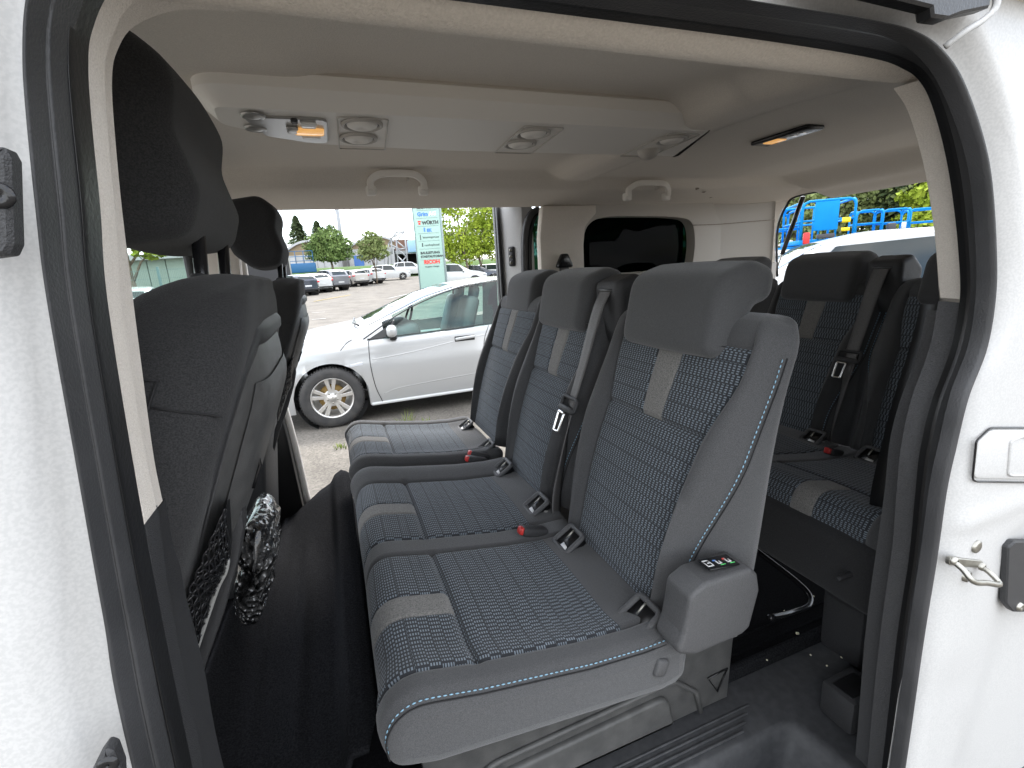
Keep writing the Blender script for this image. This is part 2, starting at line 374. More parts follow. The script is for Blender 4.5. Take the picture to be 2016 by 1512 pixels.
# cream door-frame trims
LT = [((286, 1030), (317, 990)), ((258, 900), (298, 893)), ((225, 700), (271, 690)), ((209, 590), (257, 580)), ((195, 410), (236, 410)), ((178, 240), (220, 240)), ((171, 130), (216, 150)), ((178, 60), (226, 96)), ((215, -20), (262, 45)), ((290, -72), (350, 14)), ((420, -55), (470, 18))]
def trimband(pairs, ya, yb, prof, name, m, n=5):
    A = cat([PY(*a, ya) for a, b_ in pairs], n); B = cat([PY(*b_, yb) for a, b_ in pairs], n)
    V, Fc = band(A, B, prof); return M(name, V, Fc, m, van)
PR = [(-0.12, -0.03), (-0.05, -0.004), (0.0, 0.004), (0.15, 0.012), (0.4, 0.018), (0.65, 0.018), (0.85, 0.012), (0.97, 0.006), (1.0, 0.0), (1.0, -0.004)]
trimband(LT, 0.40, 0.455, PR, 'pillar_trim', CREAM)
trimband([((1812, 158), (1788, 180)), ((1838, 205), (1803, 232)), ((1862, 290), (1821, 305)), ((1878, 380), (1839, 395)), ((1890, 490), (1850, 505)), ((1896, 590), (1856, 609))], 0.405, 0.47, PR, 'pillar_trim', CREAM)
# black lower trims
PB = [(-0.1, -0.03), (0.0, 0.0), (0.1, 0.008), (0.5, 0.012), (0.9, 0.006), (1.0, -0.006), (1.0, -0.02)]
trimband([((287, 1024), (318, 992)), ((300, 1110), (336, 1103)), ((314, 1205), (356, 1203)), ((340, 1337), (392, 1345)), ((377, 1512), (424, 1512)), ((440, 1800), (500, 1800))], 0.405, 0.47, PB, 'lower_pillar_trim', PLAST)
trimband([((1893, 596), (1853, 612)), ((1874, 690), (1834, 700)), ((1836, 795), (1797, 800)), ((1814, 890), (1777, 880)), ((1804, 980), (1766, 981)), ((1792, 1101), (1748, 1101)), ((1768, 1261), (1726, 1261)), ((1740, 1512), (1703, 1512)), ((1715, 1800), (1670, 1800))], 0.405, 0.46, PB, 'lower_pillar_trim', GRAIN)
inner = [((1850, 560), (1846, 600)), ((1838, 690), (1822, 690)), ((1800, 790), (1790, 790)), ((1780, 880), (1766, 880)), ((1768, 981), (1742, 985)), ((1750, 1101), (1730, 1101)), ((1728, 1261), (1702, 1261)), ((1706, 1512), (1680, 1512)), ((1672, 1800), (1645, 1800))]
trimband(inner, 0.463, 0.60, [(0, 0.0), (0.3, 0.0), (0.8, 0.0), (1.0, -0.004), (1.0, -0.03)], 'inner_pillar_panel', RUBD)

# ---- headliner
CEIL = [(0.30, 1.80), (0.385, 1.792), (0.394, 1.779), (0.405, 1.767), (0.418, 1.760), (0.432, 1.761), (0.46, 1.775), (0.50, 1.800), (0.53, 1.823), (0.58, 1.855), (0.66, 1.903), (0.76, 1.93), (0.90, 1.943), (1.05, 1.948), (1.25, 1.95), (1.55, 1.948), (1.74, 1.947), (1.83, 1.945), (1.862, 1.938), (1.875, 1.908), (1.892, 1.882), (1.94, 1.868), (2.03, 1.85), (2.075, 1.835), (2.095, 1.842), (2.11, 1.87)]
def ceil_z(x, y):
    z = sum(crv(CEIL, y + d) for d in ((-0.012, 0, 0.012) if y > 0.47 else (-0.003, 0, 0.003))) / 3
    mid = sstep(0.60, 0.78, y) * (1 - sstep(1.80, 1.92, y))
    z -= 0.046 * mid * sstep(0.86, 0.955, x) * (1 - sstep(1.035, 1.055, x))
    z -= 0.026 * mid * sstep(1.03, 1.06, x)
    z -= 0.016 * mid * (1 - sstep(-0.40, -0.12, x))
    z += 0.016 * mid * sstep(0.84, 1.03, y) * (1 - sstep(1.10, 1.2, y)) * sstep(-0.02, 0.08, x) * (1 - sstep(0.8, 0.93, x))
    rear = sstep(0.47, 0.62, y) * (1 - sstep(1.95, 2.08, y))
    z += 0.012 * rear * sstep(1.75, 1.95, x) - 0.075 * sstep(2.12, 2.30, x) * max(mid, 0.0) - 0.03 * sstep(2.30, 2.45, x) * mid
    z -= 0.022 * sstep(1.905, 1.93, y) * (1 - sstep(-0.35, -0.22, x)) * 0
    return z
xs = lin(-1.3, -0.4, 8) + lin(-0.36, 2.46, 110); ys = []
for (a, _), (b_, _) in zip(CEIL, CEIL[1:]): ys += [a, (a + b_) / 2]
ys.append(CEIL[-1][0]); ys = sorted(set(ys + lin(0.6, 1.9, 40)))
V, Fc, UV = patch(lambda x, y: Vector((x, y, ceil_z(x, y))), xs, ys)
head = M('headliner', V, Fc, HEAD, van)
# roof skin above
V, Fc, UV = patch(lambda x, y: Vector((x, y, 2.05 - 0.085 * ((y - 1.25) / 0.85) ** 4)), lin(-1.3, 2.5, 12), lin(0.30, 2.25, 14))
M('roof', V, Fc, WHITE, van)
# small dark scuffs on the headliner
SCUFF = mat('scuff_grime', (0.20, 0.165, 0.13), 0.95, col2=(0.34, 0.29, 0.24), nscale=90)
for (a, b_, s) in [(1372, 371, .010), (1386, 377, .012), (1399, 388, .009)]:
    c = PY(a, b_, 1.90); lo, hi = 1.5, 2.1
    for _ in range(30):
        m_ = (lo + hi) / 2; c = PY(a, b_, m_)
        if c.z < ceil_z(c.x, c.y): lo = m_
        else: hi = m_
    g = [Vector((c.x + s * math.cos(q) * (1 + 0.5 * math.sin(3 * q + s * 900)), c.y + 0.6 * s * math.sin(q), 0)) for q in lin(0, 2 * PI, 13)[:-1]]
    M('scuff_mark', [Vector((q.x, q.y, ceil_z(q.x, q.y) - 0.0025)) for q in g], [tuple(range(12))], SCUFF, head)

# ---- overhead console
ZC = 1.900
def con_y0(x): return 1.095 + 0.0 * x
outl = rpoly([(-0.185, 1.085, 0.06), (1.035, 1.085, 0.02), (1.165, 1.41, 0.02), (0.35, 1.42, 0.2), (0.0, 1.39, 0.15), (-0.195, 1.24, 0.08)], 6)
outl = [Vector((p.x, p.y)) for p in outl]
con = M('overhead_console', *prism([Vector((p.x, p.y, ZC)) for p in outl], (0, 0, 0.085), 0.030, 1), CPLAST, van, sharp=20)
def vent(px, py, rad, par, dome=False):
    c = PZ(px, py, ZC - 0.002); c = Vector((c.x, c.y, ZC - 0.002))
    o = M('air_vent', *lathe([(rad * 1.12, 0.001), (rad * 1.10, -0.004), (rad, -0.0055), (rad * 0.93, -0.003), (rad * 0.88, 0.0015)], c, 'z', 28), CPLAST2, par)
    M('vent_disc', *lathe([(rad * 0.86, 0.0015), (rad * 0.80, -0.004), (rad * 0.6, -0.008), (rad * 0.35, -0.0095), (rad * 0.22, -0.007), (0.0005, -0.006)], c, 'z', 28), CPLAST, par)
    M('vent_groove', *lathe([(rad * 0.875, -0.0005), (rad * 0.85, -0.0022), (rad * 0.825, -0.0005)], c, 'z', 28), GLOSSBLK, par)
for (a, b_) in [(713, 245), (706, 272), (1050, 262), (1024, 283), (1322, 275)]: vent(a, b_, 0.040, con)
c = PZ(1275, 298, ZC); M('sensor_dome', *lathe([(0.034, 0.002), (0.032, -0.008), (0.024, -0.019), (0.012, -0.025), (0.0005, -0.027)], Vector((c.x - 0.005, c.y - 0.01, ZC)), 'z', 24), CPLAST2, con)
for cx_, w in [(0.117, 0.052), (0.538, 0.052), (0.955, 0.050)]:   # plates the vents sit in: raised seam lines
    pts = [Vector((p.x, p.y, ZC - 0.0035)) for p in rpoly([(cx_ - w, 1.13, 0.012), (cx_ + w, 1.13, 0.012), (cx_ + w + 0.02, 1.385, 0.004), (cx_ - w + 0.01, 1.385, 0.004)], 4)]
    M('vent_plate', *tube(pts, 0.0016, 5, closed=True), CPLAST2, con)
# switch panel with amber lamp
pan = [(-0.115, 1.155), (0.045, 1.150), (0.047, 1.335), (0.0, 1.33), (-0.085, 1.285)]
pts = [Vector((p.x, p.y, ZC - 0.0055)) for p in rpoly([(a, b_, 0.02) for a, b_ in pan], 5)]
M('switch_panel', *prism(pts, (0, 0, 0.006), 0.0015, 1), SATIN, con, sharp=30)
for (a, b_) in [(497, 223), (503, 248)]:
    c = PZ(a, b_, ZC); M('control_knob', *lathe([(0.023, -0.004), (0.0215, -0.007), (0.018, -0.0085), (0.015, -0.0075), (0.011, -0.009), (0.0005, -0.0095)], Vector((c.x, c.y, ZC)), 'z', 24), SATIN, con)
for (a, b_, w, h, m_) in [(606, 238, .016, .016, LENS), (612, 262, .02, .010, LENS), (578, 230, .007, .012, PLAST), (575, 248, .012, .02, SATIN)]:
    c = PZ(a, b_, ZC); V, Fc = rbox((c.x, c.y, ZC - 0.008), (w * 2, h * 2, 0.008), 0.006); M('switch_button', V, Fc, m_, con)
c = PZ(608, 252, ZC); M('lamp_lens', *rbox((c.x, c.y, ZC - 0.007), (0.062, 0.042, 0.010), 0.006), AMBER, con)
# rear dome lamp
c = PZ(1545, 292, 1.882); zc = ceil_z(c.x, c.y) - 0.002
dl = M('dome_lamp', *rbox((c.x, c.y, zc - 0.004), (0.075, 0.20, 0.014), 0.007), GLOSSBLK, van)
M('lamp_lens', *rbox((c.x - 0.004, c.y + 0.035, zc - 0.009), (0.042, 0.058, 0.010), 0.005), AMBER, dl)
for dy in (-0.025, -0.055): M('lamp_switch', *rbox((c.x, c.y + dy, zc - 0.009), (0.03, 0.018, 0.008), 0.004), CHROME, dl)
# grab handles over the far side
def handle(x0, x1, y, z0, h):
    a = [(x0, z0 + 0.0), (x0, z0 + h * 0.6), (x0 + 0.025, z0 + h), (x0 + 0.06, z0 + h + 0.006), (x1 - 0.06, z0 + h + 0.006), (x1 - 0.025, z0 + h), (x1, z0 + h * 0.6), (x1, z0)]
    P = cat([Vector((x, y - 0.012 - (0.022 if 1 < i < 6 else 0.010), z)) for i, (x, z) in enumerate(a)], 4)
    V, Fc = sweepY(P, [(q.x, q.y) for q in rpoly([(-0.012, -0.008, 0.005), (0.012, -0.008, 0.005), (0.012, 0.010, 0.005), (-0.012, 0.010, 0.005)], 2)])
    hd = M('grab_handle', V, Fc, CPLAST, van, sharp=40)
    for x in (x0, x1): M('handle_foot', *rbox((x, y - 0.008, z0 - 0.002), (0.036, 0.028, 0.034), 0.008), CPLAST, hd)
    M('coat_hook', *rbox((x1 - 0.055, y - 0.02, z0 + h * 0.75), (0.010, 0.02, 0.012), 0.003), CPLAST2, hd)
handle(0.190, 0.378, 1.875, 1.875, 0.046); handle(1.270, 1.475, 1.875, 1.848, 0.045)

# ---- far side: pillars, quarter panel, quarter glass, opened sliding door
def wallpoly(name, pts2, y, th, m, r=0.006, par=van, lean=0.0):
    pts = [Vector((p[0], y + lean * (1.5 - p[1]) if lean else y, p[1])) for p in pts2]
    return M(name, *prism(pts, (0, th, 0), r, 2), m, par, sharp=35)
cp = [(p.x, p.y) for p in rpoly([(0.945, 1.84, 0.02), (0.925, 1.70, 0.05), (0.925, 0.62), (1.16, 0.62), (1.155, 1.66, 0.04), (1.165, 1.745, 0.05), (1.225, 1.80, 0.02), (1.225, 1.84)], 6)]
wallpoly('pillar_trim', cp, 2.045, 0.05, CREAM, 0.015)
# belt guide on that pillar
a = PY(1108, 515, 2.03)
bg = M('belt_guide', *prism([Vector((p.x, 2.005, p.y)) for p in rpoly([(a.x - 0.045, a.z - 0.028, 0.012), (a.x - 0.012, a.z + 0.035, 0.012), (a.x + 0.018, a.z + 0.035, 0.012), (a.x + 0.048, a.z - 0.028, 0.012)], 4)], (0, 0.03, 0), 0.008), GLOSSBLK, van, sharp=40)
M('belt_webbing', *rbox((a.x + 0.002, 2.022, a.z - 0.30), (0.048, 0.004, 0.56), 0.001), BELT, bg)
# quarter trim below and behind the glass, shade put into its darker plastic
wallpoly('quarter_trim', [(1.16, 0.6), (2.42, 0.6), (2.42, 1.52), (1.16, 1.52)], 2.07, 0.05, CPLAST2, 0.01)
gl = [(p.x, p.y) for p in rpoly([(1.02, 1.45), (1.02, 1.95, 0.01), (1.95, 1.95, 0.01), (1.95, 1.45)], 2)]
wallpoly('quarter_window', gl, 2.115, 0.006, PRIVACY, 0)
wallpoly('window_frame', [(1.86, 1.50), (1.90, 1.50), (1.90, 1.92), (1.12, 1.92), (1.12, 1.79), (1.80, 1.79), (1.86, 1.74)], 2.10, 0.02, GLOSSBLK, 0.003)
# cream surround, darkened in its colour for shade, with a rounded opening in front of the quarter glass
qh = cat([Vector((x, 2.052, z)) for x, z in [(1.143, 1.46), (1.143, 1.54), (1.153, 1.69), (1.19, 1.758), (1.274, 1.784), (1.45, 1.785), (1.689, 1.776), (1.785, 1.747), (1.81, 1.643), (1.795, 1.514), (1.79, 1.46)]], 6)
V = []; Fc = []
for i, p in enumerate(qh):
    f = i / (len(qh) - 1); o_ = Vector((1.10, 2.062, p.z)) if p.x < 1.16 else Vector((1.99, 2.062, min(p.z, 1.87))) if p.x > 1.79 else Vector((p.x + (p.x - 1.45) * 0.35, 2.062, 1.88))
    V += [p + Vector((0, 0.07, 0)), p + Vector((0, 0.006, 0)), p, p.lerp(o_, 0.12) + Vector((0, -0.002, 0)), o_]
for i in range(len(qh) - 1):
    for j in range(4): Fc.append((i * 5 + j, i * 5 + j + 1, (i + 1) * 5 + j + 1, (i + 1) * 5 + j))
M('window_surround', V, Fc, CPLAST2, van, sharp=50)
M('trim_seam', *tube(cat([Vector((1.79, 2.048, 1.735)), Vector((1.95, 2.045, 1.735)), Vector((2.15, 2.035, 1.742)), Vector((2.32, 2.02, 1.748))], 5), 0.0016, 5), SCUFF, van)
# rear corner trim: curved sheet from the quarter glass round to the tailgate opening, its cream darkened to paint in the shade
def corner(u_, v_):
    an = u_ * PI / 2; x = 1.84 + 0.50 * math.sin(an) ** 1.0; y = 2.085 - 0.045 * (1 - math.cos(an)); return Vector((x + 0.02 * (1 - v_), y, 0.6 + (1.845 - 0.6) * v_))
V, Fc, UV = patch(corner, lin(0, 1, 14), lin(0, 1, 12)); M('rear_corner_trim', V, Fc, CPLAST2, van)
# tailgate frame at the back
RW = [(1527, 545), (1526, 480), (1530, 440), (1545, 405), (1566, 386), (1640, 372), (1740, 360), (1838, 351), (1950, 340)]
P0 = cat([PX(a, b_, 2.42) for a, b_ in RW], 5)
P1 = [Vector((2.34, min(p.y + 0.035 + max(0, p.y - 1.95) * 0.4, 2.08), p.z + (0.055 if p.y < 2.02 else 0.03))) for p in P0]
V, Fc = [], []
for a, b_ in zip(P0, P1):
    for s in (0, 0.1, 0.35, 0.7, 1.0): V.append(a.lerp(b_, s) + Vector((-0.02 * math.sin(PI * s), 0, 0)))
for i in range(len(P0) - 1):
    for j in range(4): Fc.append((i * 5 + j, (i + 1) * 5 + j, (i + 1) * 5 + j + 1, i * 5 + j + 1))
M('tailgate_frame_trim', V, Fc, CREAM, van)
M('tailgate_seal', *tube([p + Vector((0.012, 0, 0)) for p in P0], 0.007, 6), RUBD, van)
# gas strut of the raised tailgate
a, b_ = PX(1577, 398, 2.50), PX(1540, 500, 2.55); c = PX(1527, 535, 2.57)
st = M('gas_strut', *tube([a + (a - b_) * 0.1, b_], 0.0125, 10), GLOSSBLK, van); M('strut_rod', *tube([b_, c + (c - b_) * 0.5], 0.005, 8), STEEL, st)
# raised tailgate, only its lower edge shows
tg = [PX(1740, 352, 2.5), PX(1960, 332, 2.5)]
V, Fc, UV = patch(lambda u_, v_: Vector((2.50 + 0.85 * v_, 2.05 - 1.65 * u_, 1.925 - 0.01 * u_ + 0.10 * v_ + 0.05 * v_ * v_)), lin(0, 1, 6), lin(0, 1, 6))
M('tailgate', V, Fc, SATIN, van)
for (px, py) in [(1649, 372), (1813, 353)]:
    a = PX(px, py, 2.43); M('bump_stop', *rbox(a, (0.02, 0.022, 0.014), 0.004), RUBD, van)
# opened far sliding door, standing outside behind the door opening
sdoor = M('sliding_door_edge', *prism([Vector((x, y, 0.45)) for x, y in [(0.842, 2.36), (0.838, 2.335), (0.846, 2.315), (0.892, 2.212), (0.905, 2.20), (0.96, 2.20), (0.96, 2.36)]], (0, 0, 1.45), 0), WHITE, van, sharp=40)
M('edge_seal', *rbox((0.828, 2.325, 1.18), (0.018, 0.030, 1.46), 0.007), RUBD, van)
M('edge_seal', *rbox((0.822, 2.352, 1.18), (0.012, 0.03, 1.46), 0.004), RUB, van)
a = PY(1008, 505, 2.258); lp = M('locating_plate', *rbox((a.x, 2.258, a.z), (0.036, 0.02, 0.095), 0.008, Matrix.Rotation(-1.1, 3, 'Z')), PLAST, van)
for dz in (-0.03, 0.0, 0.03): M('bolt', *lathe([(0.008, 0), (0.007, -0.005), (0.003, -0.006), (0.0005, -0.003)], (a.x - 0.010, 2.248, a.z + dz), 'y', 12), STEEL, lp)
arch = cat([Vector((0.905, 2.17, 0.6)), Vector((0.905, 2.17, 1.2)), Vector((0.908, 2.17, 1.55)), Vector((0.918, 2.17, 1.72)), Vector((0.945, 2.17, 1.80)), Vector((0.99, 2.17, 1.83))], 5)
M('window_seal', *sweepY(arch, [(0.0, -0.012), (0.022, -0.010), (0.028, 0.01), (0.0, 0.02)]), RUB, van)
M('window_seal', *sweepY([p + Vector((0.026, 0.012, -0.004)) for p in arch], [(0.0, -0.008), (0.016, -0.006), (0.02, 0.02), (0.0, 0.02)]), RUBD, van)
wallpoly('door_window', [(0.955, 1.20), (1.9, 1.20), (1.9, 1.83), (0.955, 1.83)], 2.25, 0.005, TINTED, 0)
wallpoly('door_lower_panel', [(0.955, 0.45), (1.9, 0.45), (1.9, 1.20), (0.955, 1.20)], 2.24, 0.04, WHITE, 0.01)
# far front pillar and front door
fp = [(p.x, p.y) for p in rpoly([(-0.42, 1.87), (-0.42, 1.25), (-0.262, 1.25), (-0.30, 1.60, 0.1), (-0.285, 1.78, 0.04), (-0.24, 1.87)], 5)]
wallpoly('pillar_trim', fp, 2.06, 0.08, CREAM, 0.012)
M('pillar_edge', *tube(cat([Vector((-0.215, 2.12, 0.6)), Vector((-0.235, 2.12, 1.0)), Vector((-0.295, 2.12, 1.55)), Vector((-0.28, 2.12, 1.80))], 6), 0.014, 8), CPLAST, van)
wallpoly('lower_pillar_trim', [(-0.42, 0.55), (-0.225, 0.55), (-0.24, 0.95), (-0.262, 1.245), (-0.42, 1.245)], 2.045, 0.08, RUBD, 0.012)
wallpoly('front_door_panel', [(-1.3, 0.45), (-0.42, 0.45), (-0.42, 1.22), (-1.3, 1.22)], 2.09, 0.08, PLAST, 0.02)
wallpoly('front_door_glass', [(-1.3, 1.22), (-0.42, 1.22), (-0.42, 1.85), (-1.3, 1.85)], 2.14, 0.004, CLEAR, 0)
M('window_post', *rbox((-0.455, 2.10, 1.5), (0.05, 0.05, 0.7), 0.012), RUBD, van)

# ---- floor, rails, sill
M('floor', *rbox((0.55, 1.425, FLOOR - 0.03), (3.7, 1.41, 0.06), 0.012), CARPET2, van, sharp=40)
M('floor_edge', *rbox((0.55, 0.712, FLOOR - 0.012), (3.7, 0.02, 0.05), 0.008), CARPET, van, sharp=40)
for y in (0.745, 0.785): M('rail_edge', *rbox((0.75, y, FLOOR + 0.002), (2.6, 0.006, 0.008), 0.002), CARPET2, van)
# sill cover with step recess
def sill(u_, v_):
    x, y = u_, v_
    z = FLOOR - 0.02 - 0.02 * sstep(0.66, 0.42, y)
    inrec = sstep(0.02, 0.07, x) * (1 - sstep(0.74, 0.83, x + (y - 0.55) * 0.25)) * (1 - sstep(0.555, 0.585, y))
    z -= 0.14 * inrec
    z += 0.005 * math.exp(-((inrec - 0.12) / 0.1) ** 2) * (1 if inrec > 0.001 else 0)
    return Vector((x, y, z))
V, Fc, UV = patch(sill, lin(-0.4, 1.5, 150), lin(0.36, 0.705, 60)); sl_ = M('sill_cover', V, Fc, SILLP, van)
for k_ in range(4): M('tread_rib', *rbox((0.52 + 0.02 * k_, 0.600 + 0.014 * k_, FLOOR - 0.0215), (0.36, 0.006, 0.005), 0.002), SILLP, sl_)
M('sill_outer', *rbox((0.4, 0.345, 0.44), (2.4, 0.04, 0.22), 0.015), RUB, van)
# small box bracket near the rear pillar
a = PZ(1670, 1345, FLOOR + 0.05)
bx = M('sill_bracket', *rbox((a.x, a.y - 0.01, FLOOR + 0.015), (0.10, 0.075, 0.085), 0.012), PLAST, van, sharp=40)
M('bracket_slot', *rbox((a.x - 0.004, a.y - 0.012, FLOOR + 0.056), (0.07, 0.045, 0.006), 0.003), RUBD, bx)

# ---- fittings on the white rear pillar: filler flap, striker, bolts
yb = 0.3222
def onbody(px, py, d=0.0): return PY(px, py, yb - d)
fl = rpoly([(1918, 942, 10), (1926, 870, 18), (1952, 846, 24), (2130, 846, 10), (2130, 946, 10)], 6)
flap = M('filler_flap', *prism([onbody(p.x, p.y, 0.0025) for p in fl], (0, 0.02, 0), 0.0015, 2), WHITE, van, sharp=40)
M('flap_gap', *tube([onbody(p.x, p.y, 0.0015) for p in rpoly([(1914, 948, 10), (1922, 868, 18), (1950, 842, 24), (2136, 842, 10), (2136, 952, 10)], 6)], 0.0013, 6, closed=True), GLOSSBLK, van)
M('flap_pull', *tube([onbody(p.x, p.y, 0.0032) for p in rpoly([(1984, 936, 8), (1990, 868, 10), (2010, 860, 10), (2120, 860, 10), (2120, 936, 8)], 4)], 0.002, 5, closed=True), WHITE, flap)
a = onbody(1922, 1076); M('body_plug', *lathe([(0.0095, 0.002), (0.0092, -0.002), (0.006, -0.0035), (0.003, -0.0030), (0.0005, -0.0038)], a, 'y', 20), STEEL, van)
a0, a1 = onbody(1871, 1101), onbody(1925, 1112)
stk = M('door_striker', *prism([Vector((p.x, yb - 0.003, p.y)) for p in rpoly([(a0.x - 0.006, a0.z - 0.006, 0.005), (a0.x - 0.006, a0.z + 0.006, 0.005), (a1.x + 0.006, a1.z + 0.006, 0.005), (a1.x + 0.006, a1.z - 0.006, 0.005)], 4)], (0, 0.006, 0), 0.001, 1), STEEL, van, sharp=40)
mid0, mid1 = a0 + Vector((0.003, -0.026, -0.018)), a1 + Vector((-0.002, -0.026, -0.013))
M('striker_loop', *tube(cat([a0, a0 + Vector((0, -0.014, -0.006)), mid0, (mid0 + mid1) / 2, mid1, a1 + Vector((0, -0.014, -0.004)), a1], 5), 0.0038, 8), STEEL, stk)
for p in (a0, a1): M('striker_washer', *lathe([(0.006, 0), (0.0055, -0.004), (0.003, -0.005)], p + Vector((0, -0.003, 0)), 'y', 14), STEEL, stk)
M('body_plug', *lathe([(0.009, 0.002), (0.008, -0.003), (0.0005, -0.005)], onbody(1902, 1134), 'y', 18), STEEL, van)
pl = rpoly([(1982, 1190, 12), (1986, 1078, 10), (2000, 1066, 10), (2120, 1066, 10), (2120, 1206, 10), (1996, 1206, 10)], 4)
gp = M('guide_plate', *prism([onbody(p.x, p.y, 0.006) for p in pl], (0, 0.01, 0), 0.002, 1), PLAST, van, sharp=40)
M('bolt', *lathe([(0.007, 0), (0.006, -0.004), (0.003, -0.004), (0.0005, -0.002)], onbody(2006, 1194, 0.006), 'y', 14), STEEL, gp)
# receivers on the left pillar
for pts, ctr in [([(-60, 285), (6, 288), (18, 310), (24, 480), (14, 502), (-60, 512)], (0, 385)), ([(150, 1580), (188, 1502), (205, 1478), (222, 1482), (236, 1520), (240, 1600)], (212, 1506))]:
    rp_ = rpoly([(a, b_, 10) for a, b_ in pts], 4)
    g_ = M('guide_plate', *prism([PY(p.x, p.y, 0.303) for p in rp_], (0, 0.012, 0), 0.002, 1), PLAST, van, sharp=40)
    M('bolt', *lathe([(0.006, 0), (0.005, -0.002), (0.003, -0.002), (0.0005, -0.0005)], PY(*ctr, 0.303), 'y', 14), GLOSSBLK, g_)
# roof gutter rail end above the door
gr = [PY(a, b_, 0.30) for a, b_ in [(1560, -120), (1660, -30), (1836, 14), (1838, 32), (1868, 36), (1893, 26), (1950, 14), (1958, -40), (1960, -120)]]
M('slide_rail', *prism(gr, (0, 0.014, 0), 0.002, 1), RUBD, van, sharp=40)
M('panel_lip', *tube(cat([PY(1860, 92, 0.318), PY(1900, 62, 0.308), PY(1940, 36, 0.303), PY(1962, 6, 0.30), PY(1956, -60, 0.30)], 5), 0.003, 6), WHITE, van)
# ------------------------------------------------------------------ upholstery
def refine(a, b_, marks, step, w=0.012):
    s = set(round(a + (b_ - a) * i / max(1, round((b_ - a) / step)), 5) for i in range(max(1, round((b_ - a) / step)) + 1))
    for m_ in marks:
        for d in (-w, -w * 0.6, -w * 0.3, 0, w * 0.3, w * 0.6, w):
            if a < m_ + d < b_: s.add(round(m_ + d, 5))
    L_ = sorted(s); o = [L_[0]]
    for x in L_[1:]:
        if x - o[-1] > 0.0012 or x in marks: o.append(x)
    return o
def groove(d, w=0.011, depth=0.006): return depth * max(0.0, 1 - abs(d) / w) ** 2
def split_grid(P, UV, cls, nloop, closed, root, mats, names):
    """grid of points P[i][j]; faces sorted into parts by cls(i, j); each part becomes a mesh of its own"""
    parts = {}
    ni = len(P)
    for i in range(ni - 1):
        for j in range(nloop if closed else nloop - 1):
            k_ = cls(i, j); parts.setdefault(k_, []).append((i, j))
    res = {}
    for key, fs in parts.items():
        idx = {}; V = []; U = []; Fc = []
        def vid(i, j):
            j %= nloop
            if (i, j) not in idx: idx[(i, j)] = len(V); V.append(P[i][j]); U.append(UV[i][j])
            return idx[(i, j)]
        for (i, j) in fs: Fc.append((vid(i, j), vid(i, j + 1), vid(i + 1, j + 1), vid(i + 1, j)))
        res[key] = (V, Fc, U)
    return res
def emit(res, root, main, mats, names):
    """main part first, the others are parts of the seat beside it"""
    objs = {}
    for key, (V, Fc, U) in res.items():
        objs[key] = M(names[key], V, Fc, mats[key], root, uv=U)
    return objs
def stitches(path, root, m=None, ln=0.0052, gap=0.0032, r=0.0011):
    P = resample(path, max(2, int(sum((path[i + 1] - path[i]).length for i in range(len(path) - 1)) / (ln + gap))), closed=False); g = G()
    for i in range(len(P) - 1):
        d = (P[i + 1] - P[i]); a = P[i]; b_ = P[i] + d * (ln / (ln + gap)); g.add(tube([a, a.lerp(b_, 0.5) , b_], [r * 0.5, r, r * 0.5], 5))
    o = g.obj('stitching', m or STITCH, root); o['kind'] = 'stuff'; return o

